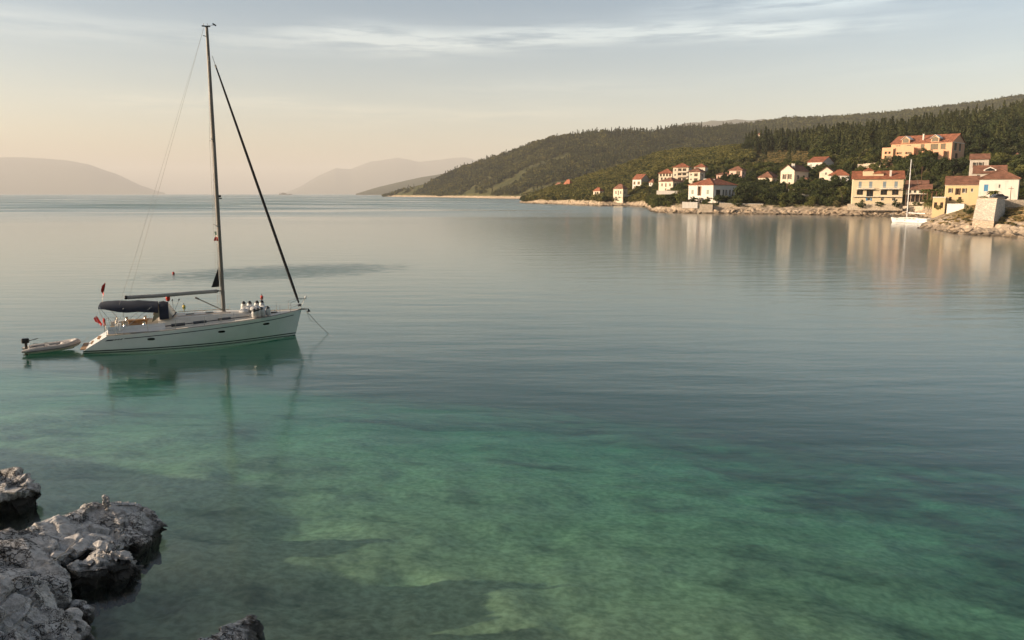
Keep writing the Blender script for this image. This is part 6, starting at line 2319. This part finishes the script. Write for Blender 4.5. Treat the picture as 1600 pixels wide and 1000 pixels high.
# conifer forest over the village
p = hillside.sample(2600, 3.05, 4.0, 1165, 1680)
px_, py_ = pix(p)
p = p[~((px_ < 1268) & (py_ > 238))]
p = p[dens(p, 60, 0.18, 0.42)]
mixd = rng.random(len(p)) < 0.32 + 0.33 * sstep(p[:, 0] / p[:, 1], 0.45, 0.62)
scatter('conifer_forest', 'dark conifer forest on the slope above the village', p[~mixd], rng.uniform(2.7, 4.4, (~mixd).sum()) ** 2, plant_sources('conifer', 2) + plant_sources('cypress'))
scatter('mixed_forest', 'darker broadleaf trees mixed through the conifer forest', p[mixd], rng.uniform(7, 13, mixd.sum()), plant_sources('round'))
# skyline ridge
p = ridge.sample(9000, 0.6, 2.0)
scatter('ridge_wood', 'hazy wood along the skyline ridge at right', p, rng.uniform(9, 19, len(p)), blob + spike, wide=(0.9, 1.3))
# scrub between the houses, kept off walls and terraces
FOOT = []
for o in list(COL.objects):
    if o.parent is None and o.get('category') in ('house', 'hotel') and o.type == 'EMPTY':
        cs = [o.matrix_basis @ v_.co for c in o.children if c.name.startswith('wall') for v_ in c.data.vertices]
        FOOT.append((o.matrix_basis.inverted(), max((o.matrix_basis.inverted() @ c for c in cs), key=lambda q: q.x).x, max((o.matrix_basis.inverted() @ c for c in cs), key=lambda q: q.y).y))


def clear(pts, mar=2.0, front=3.5):
    keep = []
    for q in pts:
        ok = True
        for inv, bx_, ay_ in FOOT:
            l = inv @ Vector(q)
            if -front < l.x < bx_ + mar and -front < l.y < ay_ + mar:
                ok = False
                break
        keep.append(ok)
    return np.array(keep)


p = hillside.sample(4400, 0.75, 3.1, 1010, 1680)
p = p[clear(p)]
px_, py_ = pix(p)
p = p[((px_ < 1158) | (px_ > 1266) | (py_ > 259)) & (rng.random(len(p)) < np.where(py_ > 320, 0.55, 0.75))]
scatter('village_scrub', 'bushes and small trees filling the gardens between the village houses', p, rng.uniform(1.6, 4.6, len(p)), plant_sources('greenbush') + plant_sources('bush') + plant_sources('olive', 2))
p = hillside.sample(420, 2.2, 3.15, 1175, 1680)
p = p[clear(p, 4, 9)]
px_, py_ = pix(p)
p = p[(px_ > 1268) | (py_ > 268)]
scatter('village_trees', 'taller dark trees massed between the upper village houses', p, rng.uniform(5, 9, len(p)), plant_sources('round') + plant_sources('green'))
p = hillside.sample(330, 0.95, 2.3, 1120, 1330)
p = p[clear(p, 3, 5)]
scatter('garden_trees', 'dark garden trees between the houses of the lower village', p, rng.uniform(3.5, 6.5, len(p)), plant_sources('round') + plant_sources('green', 1) + plant_sources('bush', 2))
# dry grass and tussocks on the point
p = point.sample(1500, 1.6, 4.0)
p = p[clear(p, 1, 1.5)]
p = p[dens(p, 9, 0.35, 0.65)]
gr_src = [source('grass_tussock', 'leaf_dry', *crown_round(70 + s, 10, 16, 0.16, 0.7, -0.2)) for s in range(2)] + [source('green_tussock', 'leaf_olive', *crown_round(75, 10, 16, 0.16, 0.7, -0.2))]
scatter('dry_grass', 'dry grass tussocks on the rocky point', p, rng.uniform(0.25, 0.7, len(p)), gr_src, wide=(1.2, 2.4))
p = hillside.sample(9000, 2.5, 3.6, 1160, 1270)
px_, py_ = pix(p)
p = p[(py_ < 260) & (py_ > 236) & (np.sin(py_ * 1.45 + px_ * 0.03) > -0.55)]
scatter('terrace_grass', 'yellow-green grass on the terraced field', p, rng.uniform(0.4, 0.9, len(p)), gr_src[1:], wide=(1.5, 3.0))

# ---------------------------------------------------------------- boulders along the far shore
def boulder_src(seed):
    rr = np.random.default_rng(seed)
    bm = bmesh.new()
    bmesh.ops.create_icosphere(bm, subdivisions=2, radius=1.0)
    for v_ in bm.verts:
        d = np.array(v_.co)
        k = 0.75 + 0.55 * vnoise((d * 1.4 + seed * 7.3)[None, :])[0]
        v_.co = Vector((d * k * np.array([1.25, 0.9, 0.62])).tolist())
    bmesh.ops.recalc_face_normals(bm, faces=bm.faces)
    me = bpy.data.meshes.new('boulder')
    bm.to_mesh(me)
    bm.free()
    me.materials.append(M['boulder'])
    return bpy.data.objects.new('boulder_source', me)


M['boulder'] = hill_mat('shore_boulder_stone', (0.46, 0.36, 0.26), (0.34, 0.26, 0.18), (0.40, 0.31, 0.22), 1.0, 0.3)
bsrc = [boulder_src(s) for s in range(5)]
p = np.concatenate([hillside.sample(330, 0.0, 0.6, 1017, 1462), hillside.sample(120, 0.0, 0.6, 815, 1017), point.sample(40, 0.0, 1.0)])
sz = rng.uniform(0.2, 1.0, len(p)) ** 2.5 * 1.0 + 0.12
scatter('shore_boulders', 'pale tumbled boulders along the village waterline', p, sz, bsrc, tilt=0.35, wide=(0.9, 1.5))
